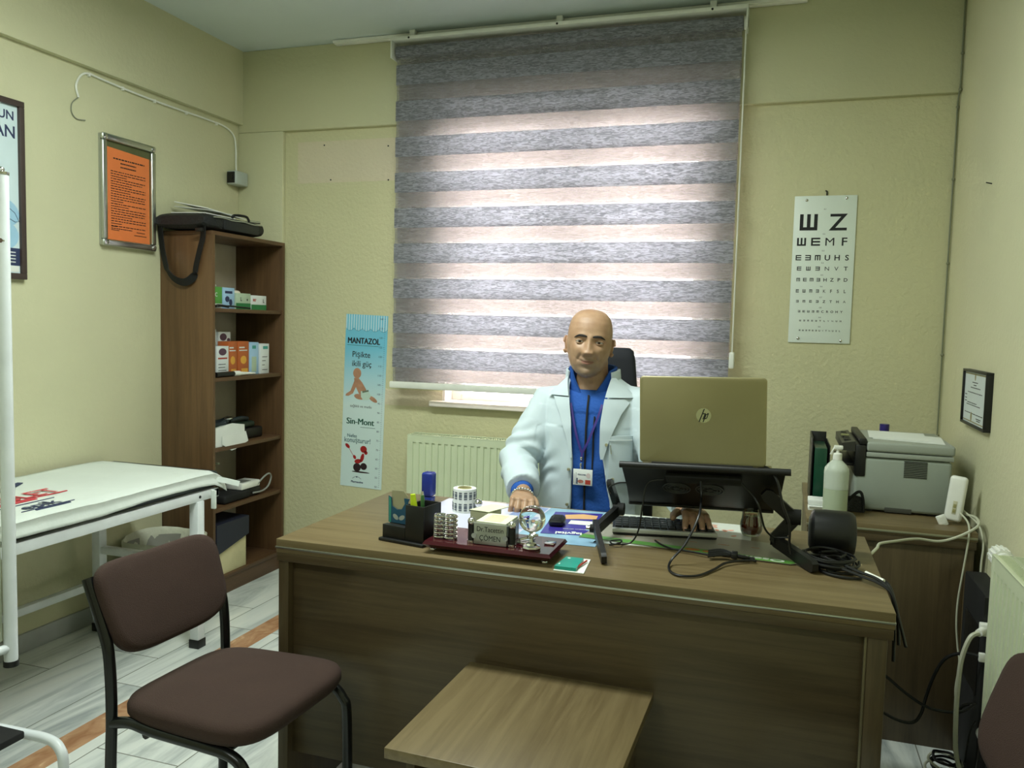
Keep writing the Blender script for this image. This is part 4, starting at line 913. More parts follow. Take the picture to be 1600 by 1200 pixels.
w = MB(Td); w.prism([(.004, .044), (.011, .044), (.011, .090), (.0105, .108), (.0035, .112)], .0013, .0015); w.mi = 1; w.prism(ell(.026, .060, .010, .006, 12, -.6), .0013, .0015); w.prism(ell(.046, .060, .010, .006, 12, .5), .0013, .0015); w.build('printed_area', ['teal', mat('grey_print', (170, 176, 170), .5)], t)
t = thing('clear_divider', 'clear plastic card standing behind the teal card', 'card', To @ Vector((.035, .05, .02)))
w = MB(Td @ Matrix.Translation((0, 0, -.003))); w.prism([(.008, .044), (.060, .044), (.060, .118), (.048, .130), (.010, .128)], -.0012, 0); w.build('plastic_card', mat('frosted_plastic', (176, 172, 142), .3), t)
def pen(name, lab, cat, x, y, lean, L, r, body, tip, tipl=.02):
    a = To @ Vector((x, y, .013)); b = To @ Vector((x+lean[0], y+lean[1], L)); t = thing(name, lab, cat, a)
    w = MB(); w.cyl(a, a.lerp(b, 1-tipl/L), r, 12); w.build('barrel', body, t); w = MB(); w.cyl(a.lerp(b, 1-tipl/L), b, r*1.08, 12, r*.8); w.build('cap', tip, t)
M['lime'] = mat('lime_plastic', (206, 230, 40), .35); M['bluep'] = mat('blue_plastic', (28, 48, 132), .25); M['greenpen'] = mat('green_plastic', (60, 110, 60), .35)
pen('highlighter', 'fat lime green highlighter in the pen box', 'highlighter', .096, .02, (-.012, -.004), .128, .0085, 'lime', 'lime', .04)
pen('pen', 'grey pen with a silver tip beside the highlighter', 'pen', .108, .03, (-.008, .004), .134, .0045, 'steel', 'chrome', .015)
pen('pen', 'green pen leaning to the right of the highlighter', 'pen', .114, .022, (-.008, .006), .126, .005, 'greenpen', 'greenpen', .015)
t = thing('rubber_stamp', 'dark blue self inking stamp standing behind the pen box', 'stamp', (-1.025, 2.36, Z))
w = MB(); w.box(-1.053, -1.02, 2.34, 2.375, Z, Z+.0215, bev=.003); w.build('base', 'bluep', t)
w = MB(); w.box(-1.055, -1.018, 2.338, 2.377, Z+.022, Z+.098, bev=.007, seg=4); w.build('head', 'bluep', t)

# label roll
t = thing('label_roll', 'upright roll of white printed labels', 'label roll', (-.888, 2.29, Z))
cx, cy = -.888, 2.29
w = MB(); R1 = .036; w.lathe([(.022, 0), (R1, 0), (R1-.001, .072), (.022, .072), (.022, 0)], (cx, cy, Z), 40, caps=(False, False)); w.build('labels', 'paper', t)
w = MB()
for row in range(2):
    for k in range(14):
        a = 2*PI*k/14; 
        for q, (zz, h) in enumerate(((.008, .004), (.014, .010), (.026, .004))):
            w.box(-.0048, .0048, -.0002, .0004, zz+row*.034, zz+row*.034+h, T=Matrix.Translation((cx, cy, Z)) @ Matrix.Rotation(a, 4, 'Z') @ Matrix.Translation((0, -R1+.0002-.0008*(1-row), 0)))
w.build('printed_labels', mat('grey_ink', (92, 100, 108), .6), t)
w = MB(); w.lathe([(.0195, .0), (.0215, .0), (.0215, .074), (.0195, .074), (.0195, 0)], (cx, cy, Z), 32, caps=(False, False)); w.build('core', mat('cream_core', (204, 196, 150), .6), t)
w = MB(); w.lathe([(.008, 0), (.008, .003), (.003, .006), (.003, .02)], (-.838, 2.275, Z), 16); w.sphere((-.838, 2.275, Z+.032), .013, 18, 12); tag(w.build('silver_knob', 'chrome'), 'small shiny ball ornament beside the label roll', 'ornament')

# name plate set on a mahogany base
PX0, PX1, PY0, PY1 = -.818, -.487, 1.828, 1.985
Tn = Matrix.Translation((-.655, 1.912, Z)) @ Matrix.Rotation(.0, 4, 'Z')
t = thing('desk_name_set', 'mahogany desk set with a name plate, chrome holders and a pen', 'desk set', (-.655, 1.9, Z))
M['mahog'] = mat('mahogany_gloss', (66, 18, 26), .12)
w = MB(Tn); w.loft([[(-.155, -.070, .012), (.155, -.070, .012), (.155, .072, .012), (-.155, .072, .012)], [(-.165, -.082, .022), (.165, -.082, .022), (.165, .082, .022), (-.165, .082, .022)], [(-.160, -.077, .030), (.160, -.077, .030), (.160, .077, .030), (-.160, .077, .030)]]); w.build('base', 'mahog', t, smooth=15)
w = MB(Tn)
for x in (-.145, .145):
    for y in (-.06, .062): w.sphere((x, y, .006), .0075, 14, 8, sc=(1, 1, .8))
w.build_each('foot', 'chrome', t)
# card box carrying the plate
w = MB(Tn); w.box(-.036, .046, -.056, .045, .0305, .080, bev=.001); w.build('card_box', 'steel', t)
w = MB(Tn); w.box(-.0375, .0475, -.0600, -.0562, .031, .084, bev=.0015); npl = w.build('name_plate', 'steel', t)
w = MB(Tn @ Matrix.Translation((.005, -.0602, 0)) @ Matrix.Rotation(PI/2, 4, 'X')); w.text('Dr.Tacettin', .0175, Matrix.Translation((0, .0635, 0)), 'CENTER', sx=.86); w.text('ÇÖMEN', .0185, Matrix.Translation((0, .0415, 0)), 'CENTER', sx=.84); w.build('lettering', 'ink', npl)
w = MB(Tn)
for x in (-.0475, .0575): w.sphere((x, -.048, .083), .0105, 18, 12)
w.build_each('post_cap', 'chrome', t)
w = MB(Tn)
for x in (-.0475, .0575):
    w.cyl((x, -.048, .031), (x, -.048, .037), .011, 18)
w.build_each('post_foot', 'chrome', t)
w = MB(Tn)
for x in (-.0475, .0575):
    w.cyl((x+(.012 if x < 0 else -.012), -.064, .052), (x+(.012 if x < 0 else -.012), -.057, .052), .0065, 14)
w.build_each('plate_screw', 'chrome', t)
w = MB(Tn)
for x in (-.0475, .0575): w.cyl((x, -.048, .037), (x, -.048, .076), .0090, 18)
w.build_each('holder_post', 'black', t)
# spring shaped pen holder
w = MB(Tn)
for k in range(6):
    for x in (-.137, -.108):
        z_ = .034+.0105*k; w.tube([(x+.0145*math.cos(a), -.035+.0145*math.sin(a), z_) for a in [q*PI/10 for q in range(21)]], .0032, 8)
for x in (-.148, -.094): w.cyl((x, -.048, .030), (x, -.048, .09), .0012, 8)
w.build('spring_holder', 'chrome', t)
w = MB(Tn); w.box(.062, .095, -.03, .03, .031, .038, bev=.002); w.cyl((.068, -.02, .042), (.10, .03, .045), .0032, 8); w.box(.125, .150, .0, .03, .031, .034, bev=.001); w.build('clip_tray', 'chrome', t)
# papers in the holder
w = MB(); w.prism([(-.745, 1.955), (-.688, 1.948), (-.660, 2.03), (-.712, 2.045)], Z+.088, Z+.0895); w.prism([(-.742, 1.957), (-.690, 1.95), (-.672, 2.00), (-.715, 2.01)], Z+.031, Z+.086)
tag(w.build('note_block', mat('cream_paper', (218, 222, 190), .6)), 'block of cream note paper behind the name plate on the desk set', 'note paper')
w = MB(); w.prism([(-.690, 1.862), (-.612, 1.858), (-.612, 1.955), (-.690, 1.955)], Z+.0805, Z+.0855); nb = w.build('business_cards', mat('card_paper', (222, 226, 200), .5)); tag(nb, 'stack of cream business cards lying on the name plate box', 'cards')
w = MB()
for k in range(6): w.prism(rect(-.675, 1.875+k*.012, -.63, 1.878+k*.012), Z+.0856, Z+.0858)
w.build('print', mat('ochre_ink', (206, 180, 90), .6), nb)
# crystal globe
t = thing('crystal_globe', 'clear crystal globe on a chrome stem at the end of the desk set', 'crystal globe', (-.548, 1.868, Z+.03))
gx, gy = -.548, 1.866
w = MB(); w.lathe([(.022, .0305), (.0235, .034), (.022, .038), (.014, .040), (.012, .044), (.006, .047), (.0045, .056), (.009, .062), (.0045, .067), (.008, .072)], (gx, gy, Z), 8, caps=(True, True)); w.sphere((gx+.006, gy, Z+.065), .006, 10, 8); w.sphere((gx-.005, gy-.004, Z+.060), .0055, 10, 8); w.build('stand', 'chrome', t, smooth=20)
M['crystal'] = glass('crystal', (250, 252, 246), .0, 1.5)
w = MB(); w.sphere((gx, gy, Z+.1035), .0325, 40, 24); w.build('globe', 'crystal', t)
# cards at the front edge
w = MB(); w.prism([(-.478, 1.812), (-.405, 1.812), (-.415, 1.93), (-.468, 1.925)][::1], Z, Z+.002); tag(w.build('plastic_sleeve', 'paper'), 'white sheet under the teal card box near the desk front edge', 'paper')
t = thing('card_pack', 'small teal card pack near the front edge of the desk', 'card pack', (-.455, 1.87, Z+.002))
w = MB(); w.prism([(-.477, 1.818), (-.425, 1.818), (-.427, 1.905), (-.470, 1.905)], Z+.0025, Z+.010); w.build('pack', mat('teal_card', (24, 146, 128), .35), t)
w = MB(); w.prism(ell(-.460, 1.893, .004, .004, 10), Z+.0101, Z+.0103); w.prism(rect(-.472, 1.835, -.469, 1.845), Z+.0101, Z+.0103); w.build('mark', 'paper', t)
w = MB(); w.cyl((-.428, 1.83, Z+.0065), (-.418, 1.90, Z+.0065), .0022, 8); tag(w.build('usb_stick', 'redp'), 'thin red and black stick beside the teal card pack', 'stick')
# car key fob
t = thing('key_fob', 'black car key fob lying on the purple leaflet', 'key fob', (-.583, 2.245, Z+.003))
Tf = Matrix.Translation((-.583, 2.245, Z+.0032)) @ Matrix.Rotation(.12, 4, 'Z')
w = MB(Tf); w.loft([[(x*s_, y*s_, z_) for x, y in [(.021, -.036), (.021, .020), (.014, .038), (-.014, .038), (-.022, .020), (-.021, -.036), (-.014, -.044), (.014, -.044)]] for s_, z_ in ((.85, 0), (1, .006), (1, .014), (.8, .019))]); w.build('fob_case', 'black', t, smooth=50)
w = MB(Tf); w.box(-.010, .010, -.02, .02, .0191, .0198, bev=.0004); w.build('buttons', 'matteblack', t)

# tea glass
t = thing('tea_glass', 'tulip shaped glass of dark tea on the desk', 'tea glass', (-.052, 2.335, Z+.0015)); tx, ty, tz = -.052, 2.335, Z+.0015
prof = [(.0185, 0), (.024, .003), (.029, .014), (.0310, .026), (.0295, .038), (.0265, .050), (.0255, .062), (.0262, .078), (.0275, .088)]
outer = prof; inner = [(r-.0016, z if z > .006 else .006) for r, z in prof][::-1]
w = MB(); w.lathe(outer + inner[:-1] + [(.001, .0062)], (tx, ty, tz), 36, caps=(True, True)); w.build('glass_body', thin_glass('tea_glass', (238, 242, 236), .10), t)
w = MB(); w.lathe([(.001, .0075), (.022, .0078)] + [(r-.0022, z) for r, z in prof[2:6]] + [(.0236, .058), (.001, .058)], (tx, ty, tz), 36, caps=(False, False))
w.build('tea', mat('tea', (128, 44, 14), .08, var=.0, **{'Transmission Weight': .12, 'IOR': 1.33}), t)
w = MB(); w.box(-.0035, .0035, -.001, .001, .02, .088, T=Matrix.Translation((tx+.012, ty, tz)) @ Matrix.Rotation(.12, 4, 'Y')); w.build('spoon', 'paper', t)

# ------------------------------------------------------------ laptop stand and laptop
t = thing('laptop_stand', 'black folding laptop stand with two cooling fans', 'laptop stand', (-.2, 2.1, Z))
# tray plane: top edge at y=2.085, z=.972 ; lower edge at y=2.315, z=.838 ; slight roll
rollx = .028
o0 = Vector((-.376, 2.085, .966)); ux = Vector((1, .0, rollx)).normalized(); vy = Vector((-.112, .235, -.150)).normalized()
Ts = frame(o0, ux, vy)                                   # local x right, y down-slope, z up off the tray
LT = .285; WT = .405
w = MB(Ts); w.loft([[(0, 0, 0), (WT, 0, 0), (WT, 0, .006), (0, 0, .006)], [(-.008, LT*.55, 0), (WT-.01, LT*.55, 0), (WT-.01, LT*.55, .006), (-.008, LT*.55, .006)], [(-.02, LT, 0), (WT-.03, LT, 0), (WT-.03, LT, .006), (-.02, LT, .006)]]); w.build('tray', 'black', t)
w = MB(Ts); w.cyl((-.004, .0, .0), (WT+.012, .0, .0), .0085, 14); w.build('top_rim', 'black', t)
w = MB(Ts); w.box(-.022, WT-.028, LT-.006, LT+.004, -.004, .022, bev=.003); w.build('lower_lip', 'black', t)
w = MB(Ts); w.box(.11, .30, .035, .075, -.014, -.0005, bev=.003); w.build('hub_housing', 'matteblack', t)
w = MB(Ts)
for cx_ in (.128, .215):
    for rr_ in (.020, .028, .036):
        w.tube([(cx_+rr_*math.cos(a), .145+rr_*math.sin(a), -.0015) for a in [q*PI/14 for q in range(29)]], .0014, 5)
    for k in range(5):
        a = k*2*PI/5+.3; w.prism([(cx_+.006*math.cos(a), .145+.006*math.sin(a)), (cx_+.033*math.cos(a+.2), .145+.033*math.sin(a+.2)), (cx_+.033*math.cos(a+.75), .145+.033*math.sin(a+.75))], -.0012, -.0004)
    w.prism(ell(cx_, .145, .008, .008, 14), -.003, -.0005)
fan = w.build('fan_grille', mat('dark_grille', (70, 73, 76), .4), t)
def bar(w, a, b, wid, th, side=Vector((1, 0, 0))):
    a, b = Vector(a), Vector(b); d = (b-a).normalized(); s_ = (side-d*side.dot(d)).normalized(); n_ = d.cross(s_); rings = []
    for p, k in ((a-d*wid*.45, .55), (a-d*wid*.2, .9), (a, 1), (b, 1), (b+d*wid*.2, .9), (b+d*wid*.45, .55)):
        rings.append([p+s_*th/2+n_*wid/2*k, p-s_*th/2+n_*wid/2*k, p-s_*th/2-n_*wid/2*k, p+s_*th/2-n_*wid/2*k])
    w.loft(rings)
# left leg
w = MB(); A = Ts @ Vector((-.012, LT*.62, -.002)); J1 = Vector((-.425, 2.235, .832)); J2 = Vector((-.425, 2.165, .768)); FT = Vector((-.374, 1.905, .764))
Jf = Vector((-.408, 2.08, .806))
bar(w, Vector((-.424, 2.20, .888)), Vector((-.405, 2.215, .822)), .030, .014); lg = w.build('leg', 'black', t)
w = MB(); bar(w, Vector((-.402, 2.205, .820)), Vector((-.433, 2.09, .792)), .028, .014); w.build('middle_link', 'black', lg)
w = MB(); bar(w, Vector((-.440, 2.09, .800)), Vector((-.380, 1.912, .766)), .028, .013); w.build('foot_link', 'black', lg)
w = MB(); w.cyl((-.415, 2.205, .822), (-.385, 2.205, .822), .017, 18); w.cyl((-.452, 2.085, .790), (-.425, 2.085, .790), .011, 16); w.build_each('joint', 'matteblack', lg)
w = MB(); w.cyl((-.462, 2.085, .790), (-.4525, 2.085, .790), .007, 12); w.build('knob', 'chrome', lg)
# right leg
w = MB(); bar(w, Vector((-.010, 2.17, .900)), Vector((.052, 2.185, .846)), .034, .016, Vector((0, 1, 0))); lg = w.build('leg', 'black', t)
w = MB(); bar(w, Vector((.056, 2.19, .842)), Vector((.014, 2.19, .788)), .032, .016, Vector((0, 1, 0))); w.build('middle_link', 'black', lg)
w = MB(); bar(w, Vector((.014, 2.19, .780)), Vector((.098, 2.035, .767)), .030, .016); w.build('foot_link', 'black', lg)
w = MB(); w.cyl((.035, 2.185, .848), (.072, 2.185, .848), .020, 18); w.cyl((.0, 2.20, .782), (.030, 2.20, .782), .016, 18); w.build_each('joint', 'matteblack', lg)

t = thing('laptop', 'gold coloured laptop open on the stand with its lid towards the camera', 'laptop', (-.17, 2.1, .99))
w = MB(Ts); w.box(.052, .372, .012, .236, .0065, .022, bev=.004); w.build('base', 'gold', t)
# lid: stands up from the hinge at the top edge
h0 = Ts @ Vector((.047, .0015, .0105)); Tl = frame(h0, ux, Vector((-.000, -.045, 1)))     # local x right, y up, z towards the camera? (u x v)
lw, lh = .311, .222
def rounded(x0, y0, x1, y1, r, n=6):
    o = []
    for cx_, cy_, a0 in ((x1-r, y0+r, -PI/2), (x1-r, y1-r, 0), (x0+r, y1-r, PI/2), (x0+r, y0+r, PI)):
        for k in range(n+1): a = a0+PI/2*k/n; o.append((cx_+r*math.cos(a), cy_+r*math.sin(a)))
    return o
rings = []
for ins, z_ in ((.0015, -.007), (0, -.0055), (0, -.001), (.0008, .0), (.003, .001)):
    rings.append([(x, y, z_) for x, y in rounded(ins, ins, lw-ins, lh-ins, .010)])
w = MB(Tl); w.loft(rings); lid = w.build('lid', 'gold', t)
w = MB(Tl); w.box(.008, lw-.008, .014, lh-.008, -.0078, -.0071); w.build('display', mat('screen_glass', (20, 24, 30), .1), t)
w = MB(Tl); w.cyl((.03, -.001, -.004), (lw-.03, -.001, -.004), .006, 14); w.build('hinge', 'black', t)
lx, ly = lw*.515, lh*.565
w = MB(Tl); w.prism(ell(lx, ly, .0185, .0185, 36), .0011, .0018); lg_ = w.build('logo_disc', mat('mirror_gold', (206, 206, 178), .14, .9), t)
w = MB(Tl @ Matrix.Translation((lx, ly, 0)))
for pl in ([(-.0005, .017), (.004, .0165), (-.0035, -.0165), (-.008, -.0165)], [(.0015, .0055), (.0048, .0055), (-.0005, -.0075), (-.0038, -.0075)]): pass
def slant(x, y0, y1, wd): k = .38; return [(x+k*y0, y0), (x+wd+k*y0, y0), (x+wd+k*y1, y1), (x+k*y1, y1)]
w.prism(slant(-.0062, -.0165, .0165, .0030), .0019, .0022); w.prism(slant(-.0062+.003, .003, .006, .0036), .0019, .0022); w.prism(slant(.0008, -.0095, .006, .0028), .0019, .0022)
w.prism(slant(.0036, -.0165, .004, .0028), .0019, .0022); w.prism(slant(.0064, .002, .006, .0030), .0019, .0022); w.prism(slant(.0086, -.007, .006, .0024), .0019, .0022); w.prism(slant(.0060, -.009, -.006, .0036), .0019, .0022)
w.build('logo_letters', mat('logo_dark', (40, 42, 34), .3), lg_)

# cables around the stand
def cable(label, pts, r=.0028, m_='black', name='cable', cat='cable', k=8, n=7):
    w = MB(); w.tube(smooth_path(pts, k), r, n); return tag(w.build(name, m_), label, cat)
hub = [Ts @ Vector((x, .05, -.016)) for x in (.105, .20, .30)]
cable('black cable looping from the middle of the stand down onto the desk', [hub[1], hub[1]+Vector((.003, -.01, -.04)), (-.17, 2.03, .86), (-.195, 1.99, .80), (-.225, 1.965, .762), (-.222, 1.91, .7545), (-.195, 1.875, .7545), (-.155, 1.89, .7545), (-.125, 1.95, .7545), (-.10, 2.01, .7575), (-.06, 2.05, .7575), (-.03, 2.06, .7575)], .0030)
cable('thin black cable hanging from the left of the stand onto the desk mat', [hub[0], hub[0]+Vector((-.04, -.004, -.012)), (-.318, 2.09, .86), (-.325, 2.09, .80), (-.345, 2.09, .762), (-.385, 2.075, .7575), (-.400, 2.10, .7575), (-.375, 2.115, .7590), (-.372, 2.08, .7600), (-.395, 2.06, .7575)], .0022)
cable('black cable lying across the desk mat to the bundled plug', [(-.29, 2.150, .7585), (-.27, 2.12, .7575), (-.24, 2.09, .7575), (-.21, 2.085, .7575), (-.17, 2.075, .7575), (-.13, 2.06, .7575)], .0025)
cable('black cable running from the right of the stand behind the tea glass side', [hub[2], hub[2]+Vector((.03, .0, -.03)), (-.03, 2.11, .88), (-.015, 2.13, .825), (.005, 2.15, .80), (.02, 2.155, .798), (.045, 2.15, .802)], .0026)
cable('laptop power cable dropping from the laptop hinge over the stand side', [Tl @ Vector((lw-.018, -.002, -.012)), Tl @ Vector((lw+.006, -.004, -.010)), (.010, 2.075, .955), (.025, 2.07, .90), (.043, 2.08, .85), (.045, 2.09, .80), (.05, 2.09, .775)], .0032)
cable('thin cable loop at the upper left end of the stand', [(-.375, 2.16, .905), (-.40, 2.165, .90), (-.422, 2.17, .885), (-.418, 2.18, .868)], .0022)
w = MB()
for k in range(4): w.tube(smooth_path([(-.145, 2.045+.006*k, .7600+.003*k), (-.11, 2.06+.005*k, .763+.003*k), (-.07, 2.07-.004*k, .7615+.003*(k % 2)), (-.035, 2.065+.003*k, .7595)], 5), .0030, 7)
w.box(-.09, -.075, 2.052, 2.082, .757, .772, bev=.003); tag(w.build('cable_bundle', 'black'), 'short bundle of tied black cable on the desk mat', 'cable bundle')
# tangle at the right end of the desk
t = thing('cable_tangle', 'tangle of black cables at the right end of the desk', 'cables', (.15, 2.05, Z))
rg2 = random.Random(5)
for q in range(7):
    pts = []; cx_, cy_ = .115+.02*rg2.random(), 2.08+.03*rg2.random(); a0 = rg2.uniform(0, 6)
    for k in range(9):
        a = a0+k*.85; pts.append((cx_+(.045+.012*rg2.random())*math.cos(a)+.004*k, cy_+(.045+.02*rg2.random())*math.sin(a)-.002*k, Z+.004+.0045*q+.003*rg2.random()))
    w = MB(); w.tube(smooth_path(pts, 5), .0032, 7); w.build('cable', 'black', t)
w = MB()
w.tube(smooth_path([(.12, 2.10, .775), (.155, 2.06, .775), (.195, 2.02, .770), (.235, 1.985, .766), (.258, 1.955, .752), (.272, 1.935, .71), (.278, 1.93, .64)], 7), .0036, 8)
w.tube(smooth_path([(.11, 2.07, .765), (.155, 2.04, .768), (.20, 2.005, .764), (.240, 1.968, .760), (.262, 1.95, .742), (.268, 1.94, .68), (.27, 1.935, .60)], 7), .0036, 8)
w.tube(smooth_path([(.20, 2.03, .765), (.24, 2.00, .764), (.262, 1.985, .750), (.275, 1.93, .70), (.285, 1.88, .655)], 7), .0034, 8)
w.build('hanging_cable', 'black', t)
w = MB(); w.cyl((.212, 2.012, .770), (.247, 1.980, .764), .0052, 12); w.build('white_tag', 'white', t)
cable('black cable loop resting in front of the tangle', [(.10, 2.10, .762), (.12, 2.04, .7545), (.16, 2.01, .7545), (.20, 2.015, .7545), (.205, 2.05, .756), (.19, 2.09, .760)], .0032)
t = thing('black_speaker', 'black cylinder shaped speaker lying at the right end of the desk', 'speaker', (.14, 2.20, Z))
w = MB(Matrix.Translation((.150, 2.215, Z+.0585)) @ Matrix.Rotation(PI/2, 4, 'Y')); w.lathe([(.040, -.055), (.050, -.052), (.056, -.045), (.058, -.02), (.058, .035), (.055, .046), (.048, .053), (.03, .056)], (0, 0, 0), 40); w.build('shell', 'black', t)
w = MB(Matrix.Translation((.150, 2.215, Z+.0585)) @ Matrix.Rotation(PI/2, 4, 'Y')); w.lathe([(.0005, -.0575), (.036, -.0570), (.040, -.0552)], (0, 0, 0), 32); w.build('end_cap', mat('dark_slate', (52, 60, 60), .5), t)

# ------------------------------------------------------------ side cabinet with the printer
t = thing('side_cabinet', 'long brown laminate side cabinet in the right back corner', 'cabinet', (.365, 3.15, 0))
CX0, CX1, CY0, CY1, CZ = .112, .612, 2.825, 3.50, .71
w = MB(); w.box(CX0, CX1, CY0, CY1, CZ-.030, CZ, bev=.002); w.build('cabinet_top', 'desk_x', t)
w = MB(); w.box(CX0-.001, CX1, CY0-.003, CY0+.01, CZ-.022, CZ-.015, bev=.001); w.build('metal_strip', mat('dull_strip', (148, 148, 122), .4, .4), t)
w = MB(); w.box(CX0+.002, CX1-.002, CY0+.002, CY0+.03, CZ-.055, CZ-.0301, bev=.001); w.build('under_edge', 'deskshade_x', t)
w = MB(); w.box(CX0+.006, CX1-.03, CY0+.012, CY0+.03, .0, CZ-.0555, bev=.001); w.build('front_panel', 'deskshade_z', t)
w = MB(); w.box(CX1-.0295, CX1-.006, CY0+.006, CY1-.01, 0, CZ-.0555, bev=.001); w.build('side_panel', 'deskshade_z', t)
w = MB(); w.box(CX0+.006, CX0+.024, CY0+.0305, CY1-.01, 0, CZ-.0305, bev=.001); w.build('side_panel', 'deskshade_z', t)

t = thing('printer', 'light grey laser printer with a black control panel on the side cabinet', 'printer', (.42, 3.2, CZ))
Tp = Matrix.Translation((.275, 3.015, CZ)) @ Matrix.Rotation(.0, 4, 'Z')
M['pgrey'] = mat('printer_grey', (148, 157, 147), .4, var=.02); M['pgrey2'] = mat('printer_lid_grey', (154, 161, 151), .4, var=.02)
w = MB(Tp); w.box(-.01, .290, 0, .36, .006, .188, bev=.012, seg=3); body = w.build('body', 'pgrey', t)
w = MB(Tp); w.box(.024, .293, -.003, .363, .190, .206, bev=.003); w.build('scanner_bed', 'pgrey2', t)
w = MB(Tp); w.box(.024, .296, -.004, .366, .208, .242, bev=.008, seg=3); w.build('scanner_lid', 'pgrey2', t)
w = MB(Tp); w.box(-.012, .0235, -.0045, .36, .12, .230, bev=.006); w.box(.0, .0232, -.004, .362, .2301, .252, bev=.004); w.build('front_bezel', 'black', t)
w = MB(Tp); w.loft([[(-.055, .0, .205), (-.012, .0, .205), (-.012, .0, .240), (-.055, .0, .232)], [(-.055, .34, .205), (-.012, .34, .205), (-.012, .34, .240), (-.055, .34, .232)]]); cp = w.build('control_panel', mat('charcoal_plastic', (46, 46, 42), .4), t, smooth=15)
w = MB(Tp)
for k in range(6): w.box(-.045+.004*(k % 2), -.022, .05+.045*k, .075+.045*k, .2355, .2395, bev=.0015)
w.build('panel_button', 'black', cp)
w = MB(Tp); w.box(-.046, -.020, .16, .21, .237, .2405); w.build('panel_screen', mat('lcd', (120, 124, 70), .3), cp)
w = MB(Tp); w.box(-.06, -.0125, .03, .33, .150, .160, bev=.002); w.build('output_tray', 'black', t)
w = MB(Tp)
for k in range(10): w.box(.143, .214, -.0020, -.0004, .128+k*.0058, .1305+k*.0058)
w.build('vent_slats', 'ink', body)
w = MB(Tp); w.box(.090, .174, -.001, .01, .004, .020, bev=.001); w.build('foot_recess', mat('recess_grey', (70, 72, 66), .5), body)
w = MB(); w.box(.30, .33, 3.03, 3.06, CZ, CZ+.0065); w.box(.50, .53, 3.03, 3.06, CZ, CZ+.0065); w.box(.30, .33, 3.32, 3.35, CZ, CZ+.0065); w.box(.50, .53, 3.32, 3.35, CZ, CZ+.0065); w.build_each('foot', 'black', t)
w = MB(); w.prism([(.325, 3.10), (.545, 3.045), (.565, 3.25), (.35, 3.33)], CZ+.2425, CZ+.2435); w.prism([(.315, 3.12), (.50, 3.09), (.52, 3.33), (.33, 3.34)], CZ+.2440, CZ+.2450)
tag(w.build('loose_paper', 'paper'), 'loose white sheets lying on the printer lid', 'paper')
t = thing('capped_bottle', 'purple capped bottle standing behind the printer', 'bottle', (.40, 3.44, CZ))
w = MB(); w.cyl((.40, 3.44, CZ), (.40, 3.44, CZ+.235), .018, 18); w.build('body', 'white', t)
w = MB(); w.cyl((.40, 3.44, CZ+.2352), (.40, 3.44, CZ+.262), .0175, 18); w.build('cap', mat('violet_plastic', (44, 34, 110), .3), t)
# folder holder
t = thing('file_holder', 'black file holder with a dark green folder beside the printer', 'file holder', (.155, 3.2, CZ))
w = MB(); w.box(.126, .130, 3.08, 3.30, CZ, CZ+.235, bev=.001); w.box(.184, .188, 3.08, 3.30, CZ, CZ+.21, bev=.001); w.box(.130, .184, 3.296, 3.30, CZ, CZ+.235, bev=.001); w.box(.130, .184, 3.08, 3.30, CZ, CZ+.004); w.build('holder', 'black', t)
w = MB(); w.box(.136, .178, 3.075, 3.28, CZ+.005, CZ+.20, bev=.002); w.build('folder', mat('dark_green_folder', (14, 66, 46), .3), t)
# bottle of sanitiser
t = thing('sanitiser_bottle', 'tall translucent pump bottle of hand sanitiser on the side cabinet', 'bottle', (.200, 2.90, CZ))
bx, by = .200, 2.905
M['frost'] = mat('frosted_bottle', (212, 222, 208), .35, var=.0, **{'Transmission Weight': .25, 'IOR': 1.3})
w = MB(); w.lathe([(.036, 0), (.039, .004), (.039, .092)], (bx, by, CZ), 36); w.build('filled_part', mat('filled_frost', (192, 206, 178), .3, var=.0, **{'Transmission Weight': .2}), t)
w = MB(); w.lathe([(.039, .0925), (.0395, .150), (.038, .160), (.030, .172), (.018, .184), (.0145, .188)], (bx, by, CZ), 36); w.build('empty_part', 'frost', t)
w = MB(); w.lathe([(.0145, .1885), (.0145, .208), (.013, .210), (.005, .212), (.005, .222), (.008, .223)], (bx, by, CZ), 20); w.box(-.012, .016, -.008, .008, .223, .236, bev=.003, T=Matrix.Translation((bx, by, CZ))); w.loft([[(bx-.012, by-.007, CZ+.226), (bx-.012, by+.007, CZ+.226), (bx-.010, by+.007, CZ+.236), (bx-.010, by-.007, CZ+.236)], [(bx-.024, by-.005, CZ+.205), (bx-.024, by+.005, CZ+.205), (bx-.017, by+.005, CZ+.205), (bx-.017, by-.005, CZ+.205)]]); w.build('pump', 'white', t)
